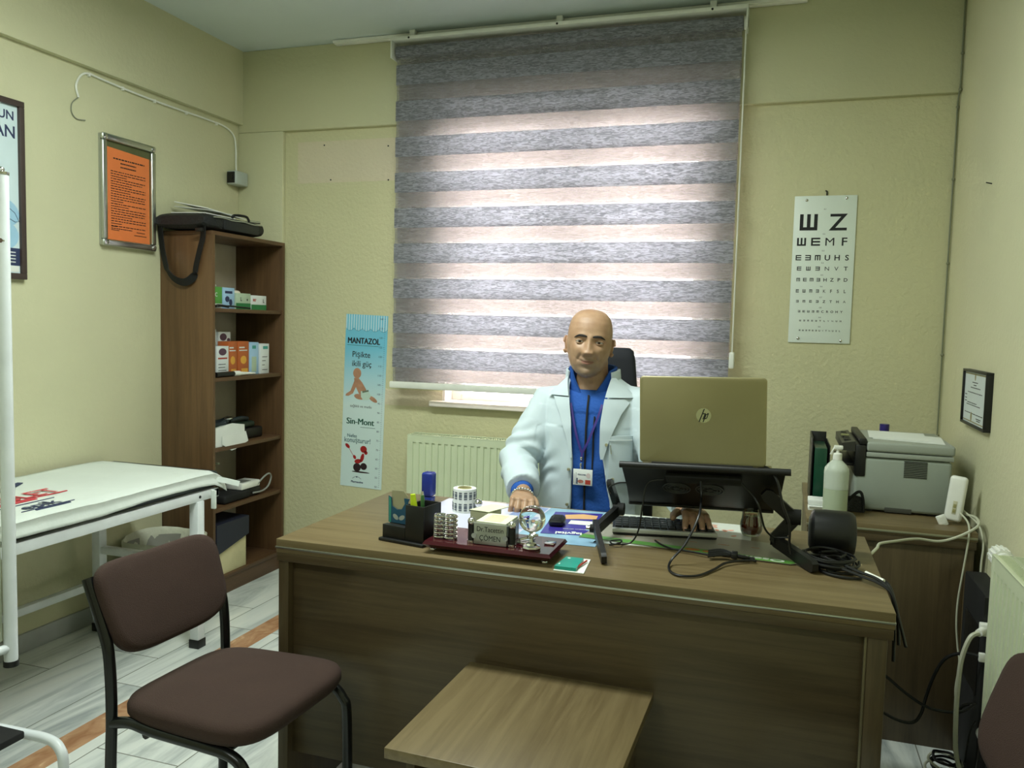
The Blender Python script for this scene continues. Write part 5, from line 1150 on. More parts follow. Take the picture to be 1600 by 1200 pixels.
# bag with stationery on the cabinet
w = MB(); w.loft([[(.135, 2.99, CZ+.001), (.135, 2.99, CZ+.030), (.27, 2.98, CZ+.060), (.29, 2.98, CZ+.055), (.30, 2.985, CZ+.001)], [(.14, 3.01, CZ+.001), (.14, 3.01, CZ+.026), (.27, 3.0, CZ+.056), (.29, 3.0, CZ+.05), (.30, 3.0, CZ+.001)]]); tag(w.build('net_pouch', mat('black_mesh', (44, 46, 44), .6, bump=.8, bscale=200)), 'black mesh pouch behind the sanitiser bottle', 'pouch')
w = MB(); w.tube(smooth_path([(.22, 2.972, CZ+.008), (.262, 2.97, CZ+.062), (.282, 2.97, CZ+.074), (.292, 2.972, CZ+.05), (.296, 2.974, CZ+.006)]), .005, 8); tag(w.build('pouch_cord', 'matteblack'), 'black looped cord of the pouch in front of the printer', 'cord')
w = MB(); w.box(.118, .185, 2.955, 3.0, CZ+.0, CZ+.012, bev=.001); w.box(.12, .18, 2.95, 2.99, CZ+.0125, CZ+.016, bev=.0008); w.box(.118, .17, 2.96, 3.03, CZ+.0165, CZ+.036, bev=.003); tag(w.build('tissue_pack', 'paper'), 'white packs lying at the left end of the side cabinet', 'pack')
# router standing at the corner of the cabinet
t = thing('wifi_router', 'slim white router standing upright against the printer side', 'router', (.555, 2.93, CZ))
Tr_ = Matrix.Translation((.558, 2.935, CZ+.010)) @ Matrix.Rotation(.10, 4, 'Y') @ Matrix.Rotation(-.35, 4, 'Z')
w = MB(Tr_); w.box(-.026, .026, -.013, .013, 0, .148, bev=.011, seg=4); w.build('case', 'white', t)
w = MB(Tr_); w.box(-.004, .008, -.0142, -.013, .025, .068, bev=.0004); w.build('port_plate', mat('port_grey', (190, 188, 160), .4), t)
w = MB(Tr_)
for z_ in (.030, .046): w.box(-.002, .006, -.0150, -.0143, z_, z_+.012, bev=.0003)
w.build('port', mat('port_yellow', (150, 146, 96), .4), t)
w = MB(); w.box(-.024, .004, -.006, .006, .0, .036, bev=.003, T=Matrix.Translation((.542, 2.915, CZ+.0005)) @ Matrix.Rotation(-.45, 4, 'Y')); w.box(-.016, -.002, -.007, -.0062, .008, .030, T=Matrix.Translation((.542, 2.915, CZ+.0005)) @ Matrix.Rotation(-.45, 4, 'Y')); w.build('plug_stand', 'white', t)
# white cables over the cabinet
M['wcable'] = mat('white_cable', (190, 192, 170), .45)
cable('long white cable crossing the front of the side cabinet from the desk', [(.236, 2.36, .700), (.262, 2.37, .728), (.285, 2.46, .722), (.305, 2.56, .712), (.36, 2.65, .703), (.43, 2.76, .690), (.50, 2.80, .680), (.555, 2.805, .700), (.605, 2.81, .735), (.612, 2.86, .750), (.60, 2.93, .745), (.585, 2.95, .745)], .0042, 'wcable')
cable('thin white cable hanging down the front of the side cabinet', [(.575, 2.93, .752), (.588, 2.86, .735), (.585, 2.818, .70), (.575, 2.812, .60), (.565, 2.81, .50), (.565, 2.81, .42), (.572, 2.808, .35), (.578, 2.80, .30), (.57, 2.79, .22), (.575, 2.78, .15)], .0030, 'wcable')
cable('grey white cable dropping in the corner beside the side cabinet', [(.59, 2.95, .755), (.618, 2.86, .73), (.626, 2.82, .68), (.622, 2.81, .62), (.620, 2.80, .55), (.620, 2.79, .45)], .0030, 'wcable')
cable('white cable rising behind the router to the wall corner', [(.575, 2.955, .80), (.595, 2.99, .80), (.605, 3.03, .76), (.60, 3.0, .735), (.590, 2.97, .725)], .0030, 'wcable')
# power unit on the floor behind the radiator
t = thing('computer_tower', 'black computer case squeezed between the side cabinet and the radiator', 'computer', (.59, 2.65, 0))
w = MB(); w.box(.575, .634, 2.52, 2.79, .02, .60, bev=.006); w.build('case', 'matteblack', t)
w = MB(); w.box(.572, .6, 2.515, 2.52, .52, .60, bev=.002); w.box(.573, .5745, 2.56, 2.74, .30, .50, bev=.0005); w.build('panel', 'black', t)
w = MB()
for y in (2.55, 2.76): w.box(.58, .63, y-.01, y+.01, 0, .0195)
w.build_each('foot', 'black', t)
w = MB(); w.cyl((.572, 2.50, .515), (.552, 2.47, .512), .010, 14); w.box(.560, .592, 2.488, 2.512, .498, .532, bev=.003); w.build('plug', 'white', t)
cable('thick white power cable bowing down beside the side cabinet', [(.552, 2.47, .512), (.53, 2.46, .50), (.513, 2.46, .44), (.508, 2.46, .36), (.508, 2.46, .27), (.513, 2.46, .18), (.525, 2.45, .13), (.55, 2.44, .115), (.575, 2.44, .135)], .0065, 'wcable')
w = MB(); w.tube(smooth_path([(.568, 2.50, .437), (.53, 2.53, .43), (.49, 2.55, .40), (.465, 2.56, .34), (.45, 2.57, .27), (.44, 2.57, .22), (.42, 2.57, .19), (.38, 2.57, .19), (.33, 2.58, .205), (.27, 2.58, .22)]), .0045, 8)
o = w.build('cable', 'black'); tag(o, 'black cable arching from the computer case down towards the desk', 'cable'); w = MB(); w.box(.562, .578, 2.492, 2.505, .424, .448, bev=.002); w.build('plug', 'white', o)
cable('black cable drooping from behind the desk to the radiator corner', [(.268, 2.50, .38), (.33, 2.50, .345), (.39, 2.50, .30), (.45, 2.50, .27), (.52, 2.49, .275), (.56, 2.485, .31)], .0042, 'black')
t = thing('cable_heap', 'heap of black and white cables on the floor in the right corner', 'cables', (.55, 2.6, 0))
for q in range(6):
    pts = []; a0 = rg2.uniform(0, 6); rr_ = .035+.02*rg2.random(); cx_, cy_ = .515+.02*rg2.random(), 2.62+.04*rg2.random()
    for k in range(9): a = a0+k*.8; pts.append((min(cx_+rr_*math.cos(a), .566), cy_+rr_*1.3*math.sin(a), .006+.012*q+.01*rg2.random()))
    w = MB(); w.tube(smooth_path(pts, 5), .0040, 7); w.build('cable', 'wcable' if q in (1, 4) else 'black', t)
w = MB(); w.tube(smooth_path([(.535, 2.52, .09), (.525, 2.54, .20), (.532, 2.53, .27), (.555, 2.50, .30)]), .0045, 8); w.tube(smooth_path([(.545, 2.50, .13), (.55, 2.49, .22), (.56, 2.48, .26)]), .003, 8); w.build('rising_cable', 'black', t)
# ------------------------------------------------------------ office chair behind the man
t = thing('office_chair', 'black office chair behind the seated man', 'chair', (-.62, 2.85, 0))
def soft(w, xs, T=I4):
    rings = []
    for z, hw, y0, y1, xc in xs: rings.append([(xc+hw*math.copysign(abs(math.cos(a))**.5, math.cos(a)), (y0+y1)/2+(y1-y0)/2*math.copysign(abs(math.sin(a))**.6, math.sin(a)), z) for a in [2*PI*k/32 for k in range(32)]])
    w.loft(rings, T=T)
w = MB(); soft(w, [(.50, .17, 2.985, 3.03, -.635), (.51, .19, 2.975, 3.04, -.635), (.60, .215, 2.97, 3.045, -.635), (.80, .215, 2.972, 3.045, -.635), (.98, .17, 2.98, 3.05, -.620), (1.08, .115, 2.985, 3.05, -.608), (1.20, .100, 2.99, 3.05, -.606), (1.232, .093, 2.995, 3.045, -.606), (1.244, .078, 3.005, 3.04, -.606)]); w.build('backrest', mat('black_mesh_fabric', (22, 25, 33), .8), t, smooth=80)
w = MB(); soft(w, [(.40, .20, 2.56, 3.0, -.62), (.41, .23, 2.53, 3.02, -.62), (.45, .235, 2.52, 3.03, -.62), (.468, .215, 2.54, 3.01, -.62)]); w.build('seat', mat('black_seat_fabric', (24, 26, 30), .8), t, smooth=80)
w = MB(); w.cyl((-.62, 2.78, .10), (-.62, 2.78, .399), .028, 18); w.box(-.65, -.59, 2.98, 3.08, .37, .395, bev=.003); w.box(-.65, -.62, 3.055, 3.075, .38, .70, bev=.003); w.build('column', 'black', t)
w = MB()
for k in range(5):
    a = 2*PI*k/5+.3; w.tube([(-.62, 2.78, .11), (-.62+.27*math.cos(a), 2.78+.27*math.sin(a), .075)], [.024, .016], 10)
bs = w.build('star_base', 'black', t)
for k in range(5):
    a = 2*PI*k/5+.3; cx_, cy_ = -.62+.27*math.cos(a), 2.78+.27*math.sin(a); w = MB(); w.cyl((cx_-.02*math.sin(a), cy_+.02*math.cos(a), .028), (cx_+.02*math.sin(a), cy_-.02*math.cos(a), .028), .0275, 18); w.build('castor', 'matteblack', bs)

# ------------------------------------------------------------ the man
man = thing('person', 'bald man in white coat and blue zip top seated behind the desk', 'person', (-.62, 2.80, 0))
HC = Vector((-.619, 2.745, 1.262))                              # centre of the head
Rh = Matrix.Rotation(.215, 4, 'Z') @ Matrix.Rotation(.075, 4, 'Y') @ Matrix.Rotation(-.03, 4, 'X')
TH = Matrix.Translation(HC) @ Rh @ Matrix.Diagonal((1.0, 1.0, 1.0, 1))
def interp(tab, z):
    for (z0, *a), (z1, *b) in zip(tab, tab[1:]):
        if z0 >= z >= z1:
            t_ = (z0-z)/(z0-z1); t_ = t_; return [p+(q-p)*t_ for p, q in zip(a, b)]
    return list(tab[0][1:]) if z > tab[0][0] else list(tab[-1][1:])
HT = [(.1170, .001, .000, .002), (.1160, .015, .014, .018), (.113, .031, .030, .034), (.107, .0445, .042, .050), (.098, .0560, .056, .066), (.085, .0655, .068, .080), (.068, .0715, .077, .091), (.048, .0750, .083, .098), (.025, .0762, .087, .102), (.0, .0755, .088, .101),
      (-.020, .0735, .0875, .094), (-.040, .0700, .0865, .080), (-.058, .0650, .0855, .062), (-.075, .0580, .0845, .045), (-.090, .0485, .0825, .028), (-.102, .0370, .0780, .010), (-.110, .0250, .071, -.010), (-.1155, .012, .060, -.030), (-.117, .002, .050, -.045)]
def G(a, s): return math.exp(-(a/s)**2/2)
def face_disp(x, z):
    ax = abs(x); d = 0.0
    d += .0035*G(ax-.028, .016)*G(z-.024, .007)                                  # brow
    d += .003*G(x, .03)*G(z-.055, .02)
    d -= .0085*G(ax-.031, .014)*G(z-.004, .0095)                                 # eye sockets
    d -= .003*G(ax-.014, .005)*G(z-.006, .008)
    if z < .030:                                                                 # nose
        tn = min(1, max(0, (.024-z)/.058)); hgt = .004+.019*tn**1.2; wd = .0065+.0045*tn
        fall = 1.0 if z > -.034 else math.exp(-((z+.034)/.0065)**2)
        d += hgt*G(x, wd)*fall*min(1, (.030-z)/.012)
    d += .0105*G(ax-.0155, .0058)*G(z+.033, .0070)
    d -= .004*G(ax-.008, .0035)*G(z+.0415, .0025)
    d += .0075*G(ax-.042, .015)*G(z+.024, .014)                                  # cheeks
    d -= .0060*G(ax-(.021+.45*max(0, -.030-z)), .0036)*G(z+.045, .012)            # smile folds
    zm = -.0635+7.0*x*x
    d += .0050*G(x, .020)*G(z-zm-.0055, .0042) + .0058*G(x, .018)*G(z-zm+.0068, .0045)
    d -= .0050*G(x, .024)*G(z-zm, .0016)
    d -= .0030*G(ax-.030, .004)*G(z-zm, .005)
    d -= .0030*G(x, .022)*G(z+.083, .006)
    d += .0050*G(x, .016)*G(z+.100, .010)
    d -= .002*G(x, .0035)*G(z+.050, .006)
    return d
nring, nseg = 150, 150; rings = []
for i in range(nring):
    u = i/(nring-1); z = .1170*math.cos(PI*u*.98+.0314*0) if False else .1170-.234*u
    z = .1170*math.cos(PI*u)
    w_, yf, yb = interp(HT, z); ring = []
    for k in range(nseg):
        a = 2*PI*k/nseg; sx, cy_ = math.sin(a), -math.cos(a)                     # a=0 looks to -y
        ex = .92; x = w_*math.copysign(abs(sx)**ex, sx)
        y = (-yf*abs(cy_)**ex) if cy_ < 0 else yb*abs(cy_)**ex
        fr = max(0, -cy_)
        if cy_ < 0: y -= face_disp(x, z)*min(1, fr*2.2)
        x *= 1 - .03*G(z+.030, .02)*fr
        ring.append((x, y, z))
    rings.append(ring)
body = MB(); body.X = TH; body.loft(rings)
for s in (-1, 1):                                                               # ears
    Te = Matrix.Translation((s*.0755, .012, -.006)) @ Matrix.Rotation(s*.50, 4, 'Z') @ Matrix.Rotation(s*.10, 4, 'Y')
    pts = [(0, .013*math.cos(a)+.003*math.sin(a), .0275*math.sin(a)-.002) for a in [-2.2+k*.42 for k in range(13)]]
    body.tube([Te @ Vector(p)+Vector((s*.006, 0, 0)) for p in pts], [.0036]*13, 8, round_ends=True)
    body.sphere((0, 0, 0), 1, 16, 10, T=Te @ Matrix.Translation((s*.002, -.001, -.003)) @ Matrix.Diagonal((.0045, .0115, .0245, 1)))
    body.sphere((0, 0, 0), 1, 12, 8, T=Te @ Matrix.Translation((s*.003, -.006, -.026)) @ Matrix.Diagonal((.0045, .007, .009, 1)))
body.X = I4
def ov(cx_, cy_, z, a, b, n=28, e=.9): return [(cx_+a*math.copysign(abs(math.cos(q))**e, math.cos(q)), cy_+b*math.copysign(abs(math.sin(q))**e, math.sin(q)), z) for q in [2*PI*k/n for k in range(n)]]
body.loft([ov(-.614, 2.775, 1.215, .053, .053), ov(-.613, 2.785, 1.16, .053, .055), ov(-.612, 2.79, 1.12, .060, .062), ov(-.612, 2.79, 1.09, .085, .07), ov(-.612, 2.79, 1.05, .125, .085), ov(-.612, 2.79, .98, .15, .10), ov(-.61, 2.79, .85, .155, .11), ov(-.61, 2.79, .70, .150, .11), ov(-.61, 2.80, .56, .165, .12), ov(-.61, 2.82, .475, .165, .12)])
SHR, SHL = Vector((-.765, 2.79, 1.062)), Vector((-.452, 2.79, 1.062))
ELR, ELL = Vector((-.845, 2.685, .845)), Vector((-.345, 2.70, .84))
WRR, WRL = Vector((-.752, 2.452, .788)), Vector((-.222, 2.395, .803))
for sh, el, wr in ((SHR, ELR, WRR), (SHL, ELL, WRL)): body.tube([sh+Vector((0, 0, -.03)), sh.lerp(el, .5), el, el.lerp(wr, .35), wr], [.036, .040, .036, .036, .0255], 16, round_ends=True)
for x in (-.71, -.51): body.tube([(x, 2.80, .54), (x, 2.50, .53), (x, 2.47, .50), (x, 2.46, .30), (x, 2.46, .08)], [.080, .066, .062, .055, .038], 16, round_ends=True); body.tube([(x, 2.48, .045), (x, 2.38, .035), (x, 2.31, .03)], [.034, .032, .022], 12, round_ends=True)
def hand(wr, fwd, up, side, curls, spread, thumb, s=1.0):
    """wr wrist, fwd towards the fingers, up = back of the hand, side = towards the thumb"""
    F = Vector(fwd).normalized(); U = Vector(up); U = (U-F*U.dot(F)).normalized(); S = F.cross(U)
    if S.dot(Vector(side)) < 0: S = -S
    P = lambda f, s_, u: Vector(wr)+F*f*s+S*s_*s+U*u*s
    rg = []
    for f, hw, ht, so in ((-.012, .024, .018, 0), (.01, .027, .0165, 0), (.035, .034, .0155, 0), (.06, .039, .0145, 0), (.08, .040, .0125, 0), (.092, .036, .009, 0)):
        rg.append([P(f, so+hw*math.copysign(abs(math.cos(q))**.75, math.cos(q)), ht*math.sin(q)) for q in [2*PI*k/24 for k in range(24)]])
    body.loft(rg)
    for i, (so, L) in enumerate(((.029, .070), (.010, .078), (-.010, .072), (-.028, .058))):
        c1, c2_, c3 = curls[i]; ang = 0; p = P(.072, so, .001); pts = [p]; r_ = (.0094, .0095, .0090, .0080)[i]*s; dir_s = spread*(1.5-i)*.5
        d = lambda a: (F*math.cos(a)-U*math.sin(a)+S*dir_s).normalized()
        for k, (ln, cc) in enumerate(((.014, 0.0), (L*.44, c1), (L*.30, c2_), (L*.26, c3))): ang += cc; p = p+d(ang)*ln*s; pts.append(p)
        body.tube(pts, [r_*1.02, r_*1.08, r_, r_*.93, r_*.78], 12, round_ends=True)
        body.sphere(pts[1]+U*.0015*s, r_*1.15, 10, 7)
        nail_spots.append((pts[-2].lerp(pts[-1], .72)+U*0, (pts[-1]-pts[-2]).normalized(), U, r_))
    tp = [P(a, b, c_) for a, b, c_ in thumb]; body.tube(tp, [.0145*s, .0125*s, .0105*s, .0085*s][:len(tp)], 12, round_ends=True)
nail_spots = []
# his right hand: resting half closed on the desk; his left: spread over the keyboard, fingers reaching towards the camera
hand(WRR, (.26, -.95, -.10), (0.1, .1, 1), (1, 0, 0), [(.55, .75, .5), (.6, .8, .5), (.65, .85, .5), (.7, .85, .5)], .10, [(.012, .020, -.004), (.040, .040, -.010), (.066, .046, -.014), (.088, .036, -.016)], 1.0)
hand(WRL, (.24, -.95, -.05), (.10, .02, 1), (-1, 0, 0), [(.22, .35, .25), (.20, .30, .22), (.18, .30, .22), (.18, .30, .22)], .10, [(.010, .018, -.004), (.034, .044, -.010), (.060, .058, -.014), (.085, .062, -.016)], 1.0)
def skin_mat():
    t_ = NT('skin'); p_ = principled(t_, srgb(172, 136, 108), .48); v = coords(t_)
    nz = t_.n('ShaderNodeTexNoise', Scale=38.0, Detail=4.0); t_.l(v, nz.inputs['Vector']); rp = t_.n('ShaderNodeValToRGB'); e = rp.color_ramp.elements
    e[0].position = .3; e[0].color = srgb(164, 128, 100); e[1].position = .7; e[1].color = srgb(180, 146, 116); t_.l(nz.outputs['Fac'], rp.inputs[0])
    # shaved beard shows through around the mouth and chin
    ds = t_.n('ShaderNodeVectorMath', operation='DISTANCE'); tc = t_.n('ShaderNodeTexCoord'); t_.l(tc.outputs['Object'], ds.inputs[0]); ds.inputs[1].default_value = TH @ Vector((0, -.075, -.088))-man.location
    mr = t_.n('ShaderNodeMapRange'); mr.inputs['From Min'].default_value = .062; mr.inputs['From Max'].default_value = .036; mr.inputs['To Max'].default_value = .55; t_.l(ds.outputs['Value'], mr.inputs['Value'])
    mx = t_.n('ShaderNodeMixRGB'); mx.inputs[2].default_value = srgb(122, 108, 92); t_.l(mr.outputs[0], mx.inputs[0]); t_.l(rp.outputs[0], mx.inputs[1]); t_.l(mx.outputs[0], p_.inputs['Base Color'])
    p_.inputs['Subsurface Weight'].default_value = .12; p_.inputs['Subsurface Radius'].default_value = (.01, .004, .002); p_.inputs['Subsurface Scale'].default_value = .5
    b = t_.n('ShaderNodeBump', Strength=.12, Distance=.002); n2 = t_.n('ShaderNodeTexNoise', Scale=240.0); t_.l(v, n2.inputs['Vector']); t_.l(n2.outputs['Fac'], b.inputs['Height']); t_.l(b.outputs[0], p_.inputs['Normal']); return t_.m
M['skin'] = skin_mat()
def fuse(o, voxel, smooth_it=2):
    """replace an object's overlapping shells by one continuous skin"""
    m = o.modifiers.new('fuse', 'REMESH'); m.mode = 'VOXEL'; m.voxel_size = voxel; m.use_smooth_shade = True
    if smooth_it: s_ = o.modifiers.new('relax', 'SMOOTH'); s_.factor = .5; s_.iterations = smooth_it
    bpy.context.view_layer.update(); me = bpy.data.meshes.new_from_object(o.evaluated_get(bpy.context.evaluated_depsgraph_get()))
    mats = [q for q in o.data.materials]; o.modifiers.clear(); old = o.data; o.data = me; me.name = o.name
    if not me.materials:
        for q in mats: me.materials.append(q)
    for f in me.polygons: f.use_smooth = True
    bpy.data.meshes.remove(old); return o
bo = body.build('body', 'skin', man, smooth=180); fuse(bo, .0024, 1)

def hb(name, w, m_, parent=bo, **k): return w.build(name, m_, parent, **k)
# eyes, brows, lips
EZ = .004
for s in (-1, 1):
    cx_ = s*.0320; yy = -(.0752)
    w = MB(TH); w.sphere((0, 0, 0), 1, 24, 16, T=Matrix.Translation((cx_, yy, EZ)) @ Matrix.Diagonal((.0140, .0085, .0052, 1))); eb = hb('eyeball', w, mat('eye_white', (168, 160, 148), .2, var=.02))
    w = MB(TH); w.sphere((0, 0, 0), 1, 20, 12, T=Matrix.Translation((cx_+.0, yy-.0062, EZ+.0004)) @ Matrix.Diagonal((.0058, .0028, .0050, 1))); w.build('iris', mat('brown_iris', (52, 38, 28), .1), eb)
    pts = [(cx_+.0145*q, yy-.0066+.0055*q*q, EZ+.0046*(1-q*q)**.7+.0012) for q in [-1+k*.2 for k in range(11)]]
    w = MB(TH); w.tube(pts, [.0010]+[.0026]*9+[.0010], 8, round_ends=True); hb('upper_eyelid', w, 'skin')
    pts = [(cx_+.0140*q, yy-.0080+.0058*q*q, EZ+.0036*(1-q*q)**.7+.0002) for q in [-1+k*.2 for k in range(11)]]
    w = MB(TH); w.tube(pts, [.0004]+[.0007]*9+[.0004], 6, round_ends=True); hb('eyelashes', w, 'ink')
    pts = [(cx_+.0135*q, yy-.0062+.0055*q*q, EZ-.0050*(1-q*q)**.7-.0008) for q in [-1+k*.2 for k in range(11)]]
    w = MB(TH); w.tube(pts, [.0008]+[.0019]*9+[.0008], 8, round_ends=True); hb('lower_eyelid', w, 'skin')
    # eyebrow follows the brow
    w = MB(TH); bp = []
    for k in range(9):
        q = k/8; x = s*(.0115+.040*q); z = .0215+.0022*math.sin(PI*min(1, q))-.0055*max(0, q-.62)/.38
        w_, yf, yb = interp(HT, z); ca = math.sqrt(max(0, 1-(abs(x)/w_)**2)); bp.append((x, -yf*ca**.92-face_disp(x, z)*min(1, ca*2.2)-.0006, z))
    w.tube(bp, [.0026, .0038, .0043, .0044, .0043, .0040, .0035, .0026, .0012], 8, round_ends=True, flat=1.0); hb('eyebrow', w, mat('dark_hair', (44, 38, 36), .8, bump=.5, bscale=400))
def lip(sgn, off, rad, nm):
    w = MB(TH); pts = []
    for k in range(13):
        x = -.0275+.055*k/12; z = -.0635+7.0*x*x+sgn*off*(1-(x/.0285)**2)
        w_, yf, yb = interp(HT, z); ca = math.sqrt(max(0, 1-(abs(x)/w_)**2)); pts.append((x, -yf*ca**.92-face_disp(x, z)*min(1, ca*2.2)+.0016, z))
    w.tube(pts, [rad*(.25+.75*(1-((k-6)/6)**2)**.6) for k in range(13)], 8, round_ends=True); return hb(nm, w, mat(nm+'_skin', (138, 92, 78), .5))
lip(1, .0034, .0026, 'upper_lip'); lip(-1, .0046, .0032, 'lower_lip')
w = MB(TH); pts = []
for k in range(13):
    x = -.031+.062*k/12; z = -.0632+7.0*x*x; w_, yf, yb = interp(HT, z); ca = math.sqrt(max(0, 1-(abs(x)/w_)**2)); pts.append((x, -yf*ca**.92-face_disp(x, z)*min(1, ca*2.2)-.0004, z))
w.tube(pts, [.0005]+[.0013]*11+[.0005], 6, round_ends=True); hb('mouth_line', w, mat('mouth_dark', (92, 50, 44), .6))
# nails
M['nail'] = mat('nail_pink', (206, 162, 140), .3)
for p, d, U, r_ in nail_spots:
    n_ = (U-d*U.dot(d)).normalized(); w = MB(); T_ = frame(p+n_*r_*.62, d, n_.cross(d)); w.sphere((0, 0, 0), 1, 12, 8, T=T_ @ Matrix.Diagonal((r_*.62, r_*.55, r_*.35, 1))); hb('fingernail', w, 'nail')

# trousers and shoes
w = MB(); 
w.loft([ov(-.61, 2.80, .66, .168, .135), ov(-.61, 2.80, .56, .185, .145), ov(-.61, 2.82, .478, .19, .15)])
for x in (-.71, -.51): w.tube([(x, 2.80, .555), (x, 2.50, .545), (x, 2.462, .50), (x, 2.46, .30), (x, 2.46, .10)], [.087, .078, .074, .066, .060], 18, round_ends=True)
tr = w.build('trousers', 'trouser', man, smooth=180); fuse(tr, .006, 3)
for x in (-.71, -.51):
    w = MB(); w.tube([(x, 2.49, .048), (x, 2.40, .044), (x, 2.30, .038)], [.044, .043, .030], 16, round_ends=True, flat=.85); w.build('shoe', 'black', man, smooth=180)

# blue zip top
FL = [(.56, .160, .118), (.70, .158, .122), (.85, .164, .124), (.98, .172, .120), (1.05, .150, .104), (1.085, .120, .088), (1.105, .088, .074)]
w = MB(); w.loft([ov(-.610, 2.79, z, a, b, 48, .95) for z, a, b in FL])
for sh, el, wr in ((SHR, ELR, WRR), (SHL, ELL, WRL)): w.tube([sh+Vector((0, 0, -.02)), sh.lerp(el, .5), el, el.lerp(wr, .4), wr.lerp(el, .13)], [.046, .048, .044, .042, .036], 18, round_ends=True)
fz = w.build('zip_top', 'fleece', man, smooth=180); fuse(fz, .005, 3)
for v, vn in zip(fz.data.vertices, [q.normal.copy() for q in fz.data.vertices]):
    c_ = v.co; k = noise.noise(Vector((c_.x*9, c_.y*6, c_.z*7)))*.006+noise.noise(Vector((c_.x*5+3, 2, c_.z*16)))*.0045
    if c_.z < 1.03: v.co += vn*k
def frontz(z, off):
    """front surface of the torso at height z, world coordinates"""
    zz = sorted(FL); 
    for (z0, a0, b0), (z1, a1, b1) in zip(zz, zz[1:]):
        if z0 <= z <= z1: q = (z-z0)/(z1-z0); return a0+(a1-a0)*q+off, b0+(b1-b0)*q+off
    return (zz[-1][1]+off, zz[-1][2]+off) if z > zz[-1][0] else (zz[0][1]+off, zz[0][2]+off)
def surf(x, z, off=0.0):
    a, b = frontz(z, off); u = min(.999, abs(x+.61)/a); return 2.79-b*(1-u**(2/.95))**(.95/2)
# stand up collar, open at the throat
w = MB(); inn, out_ = [], []
for j in range(9):
    f = j/8; z0 = 1.068+.112*f; gap = .05+1.0*f**1.1; ra = .084-.006*f+.006*f*f; rb = .076+.002*f; ri, ro = [], []
    for k in range(37):
        a = gap+(2*PI-2*gap)*k/36; x, y = math.sin(a), -math.cos(a); dip = .018*max(0, math.cos(a))*f
        zz = z0-dip+.010*f*max(0, -math.cos(a)); ro.append((-.612+x*ra, 2.787+y*rb-.006*(1-f), zz)); ri.append((-.612+x*(ra-.010), 2.787+y*(rb-.010)-.006*(1-f), zz))
    inn.append(ri); out_.append(ro)
rings = [o_+i_[::-1] for o_, i_ in zip(out_, inn)]
w.loft(rings); w.build('collar', 'fleece', fz, smooth=70)
w = MB(); zp = [.60+.02*k for k in range(25)]
for x0_, nm in ((-.601, 'z'),):
    w.tube([(x0_-.004*(z-.6)/.5, surf(x0_, z, .0035), z) for z in zp]+[(-.606, 2.701, 1.088)], .0036, 6, flat=1)
w.build('zip', 'ink', fz)
w = MB(); w.tube([(-.578, surf(-.578, z, .003), z) for z in [.84+.02*k for k in range(10)]], .0030, 6); w.build('pocket_zip', 'ink', fz)
# white coat: open shell over the body, with sleeves
CT = [(.475, .205, .150), (.56, .196, .142), (.70, .182, .138), (.85, .184, .138), (.98, .190, .134), (1.05, .184, .118), (1.085, .165, .106), (1.11, .135, .096), (1.13, .108, .088), (1.148, .088, .081)]
def cz(z):
    for (z0, a0, b0), (z1, a1, b1) in zip(CT, CT[1:]):
        if z0 <= z <= z1: q = (z-z0)/(z1-z0); return a0+(a1-a0)*q, b0+(b1-b0)*q
    return CT[-1][1:] if z > CT[-1][0] else CT[0][1:]
XLE = [(.475, -.655), (.70, -.648), (.85, -.646), (1.0, -.657), (1.08, -.672), (1.148, -.690)]
XRE = [(.475, -.485), (.70, -.512), (.80, -.530), (.90, -.548), (1.0, -.550), (1.08, -.543), (1.148, -.532)]
def tabx(T_, z):
    for (z0, a), (z1, b) in zip(T_, T_[1:]):
        if z0 <= z <= z1: return a+(b-a)*(z-z0)/(z1-z0)
    return T_[-1][1]
def csurf(x, z, off=0.0):
    a, b = cz(z); a += off; b += off; u = min(.999, abs(x+.61)/a); return 2.79-b*math.sqrt(1-u*u)
w = MB(); rings = []
zs = [.475+.02245*k for k in range(31)]
for z in zs:
    z = min(z, 1.148); a, b = cz(z); tl = math.asin(max(-1, min(1, (tabx(XLE, z)+.61)/a))); trr = math.asin(max(-1, min(1, (tabx(XRE, z)+.61)/a))); o_, i_ = [], []
    for k in range(81):
        th = trr+(2*PI+tl-trr)*k/80; x, y = math.sin(th), -math.cos(th); o_.append((-.61+a*x, 2.79+b*y, z)); i_.append((-.61+(a-.013)*x, 2.79+(b-.013)*y, z))
    rings.append(o_+i_[::-1])
w.loft(rings)
for sh, el, wr in ((SHR+Vector((.0, 0, -.005)), ELR, WRR), (SHL+Vector((-.0, 0, -.005)), ELL, WRL)):
    d = (wr-el).normalized(); up = sh+Vector((.05 if sh.x < -.6 else -.05, 0, .012))
    w.tube([up, sh, sh.lerp(el, .35), sh.lerp(el, .75), el+Vector((0, .004, .0)), el.lerp(wr, .35), el.lerp(wr, .65), el.lerp(wr, .90)], [.050, .064, .066, .066, .066, .062, .058, .055], 26, round_ends=False)
coat = w.build('lab_coat', 'coat', man, smooth=180); fuse(coat, .0045, 4)
off = man.location
for v, vn in zip(coat.data.vertices, [q.normal.copy() for q in coat.data.vertices]):
    p = v.co+off; k = 0
    k += noise.noise(Vector((p.x*7, p.y*5, p.z*5)))*.010
    for el, s in ((ELR, -1), (ELL, 1)):
        r_ = (p-el).length
        if r_ < .16: k += .0085*math.sin((p.z*1.2+p.y*.9+s*p.x*.5)*72+5*noise.noise(p*8))*max(0, 1-r_/.17)
    if abs(p.x+.61) < .17 and p.z < .98: k += .0075*noise.noise(Vector((p.x*17, 1, p.z*4)))+.003*math.sin(p.x*60+p.z*14)*max(0, min(1, (p.z-.6)*3))*.6
    k += .0035*noise.noise(Vector((p.x*26, p.y*18, p.z*11)))*(1 if p.z < 1.05 else .4)
    v.co += vn*k
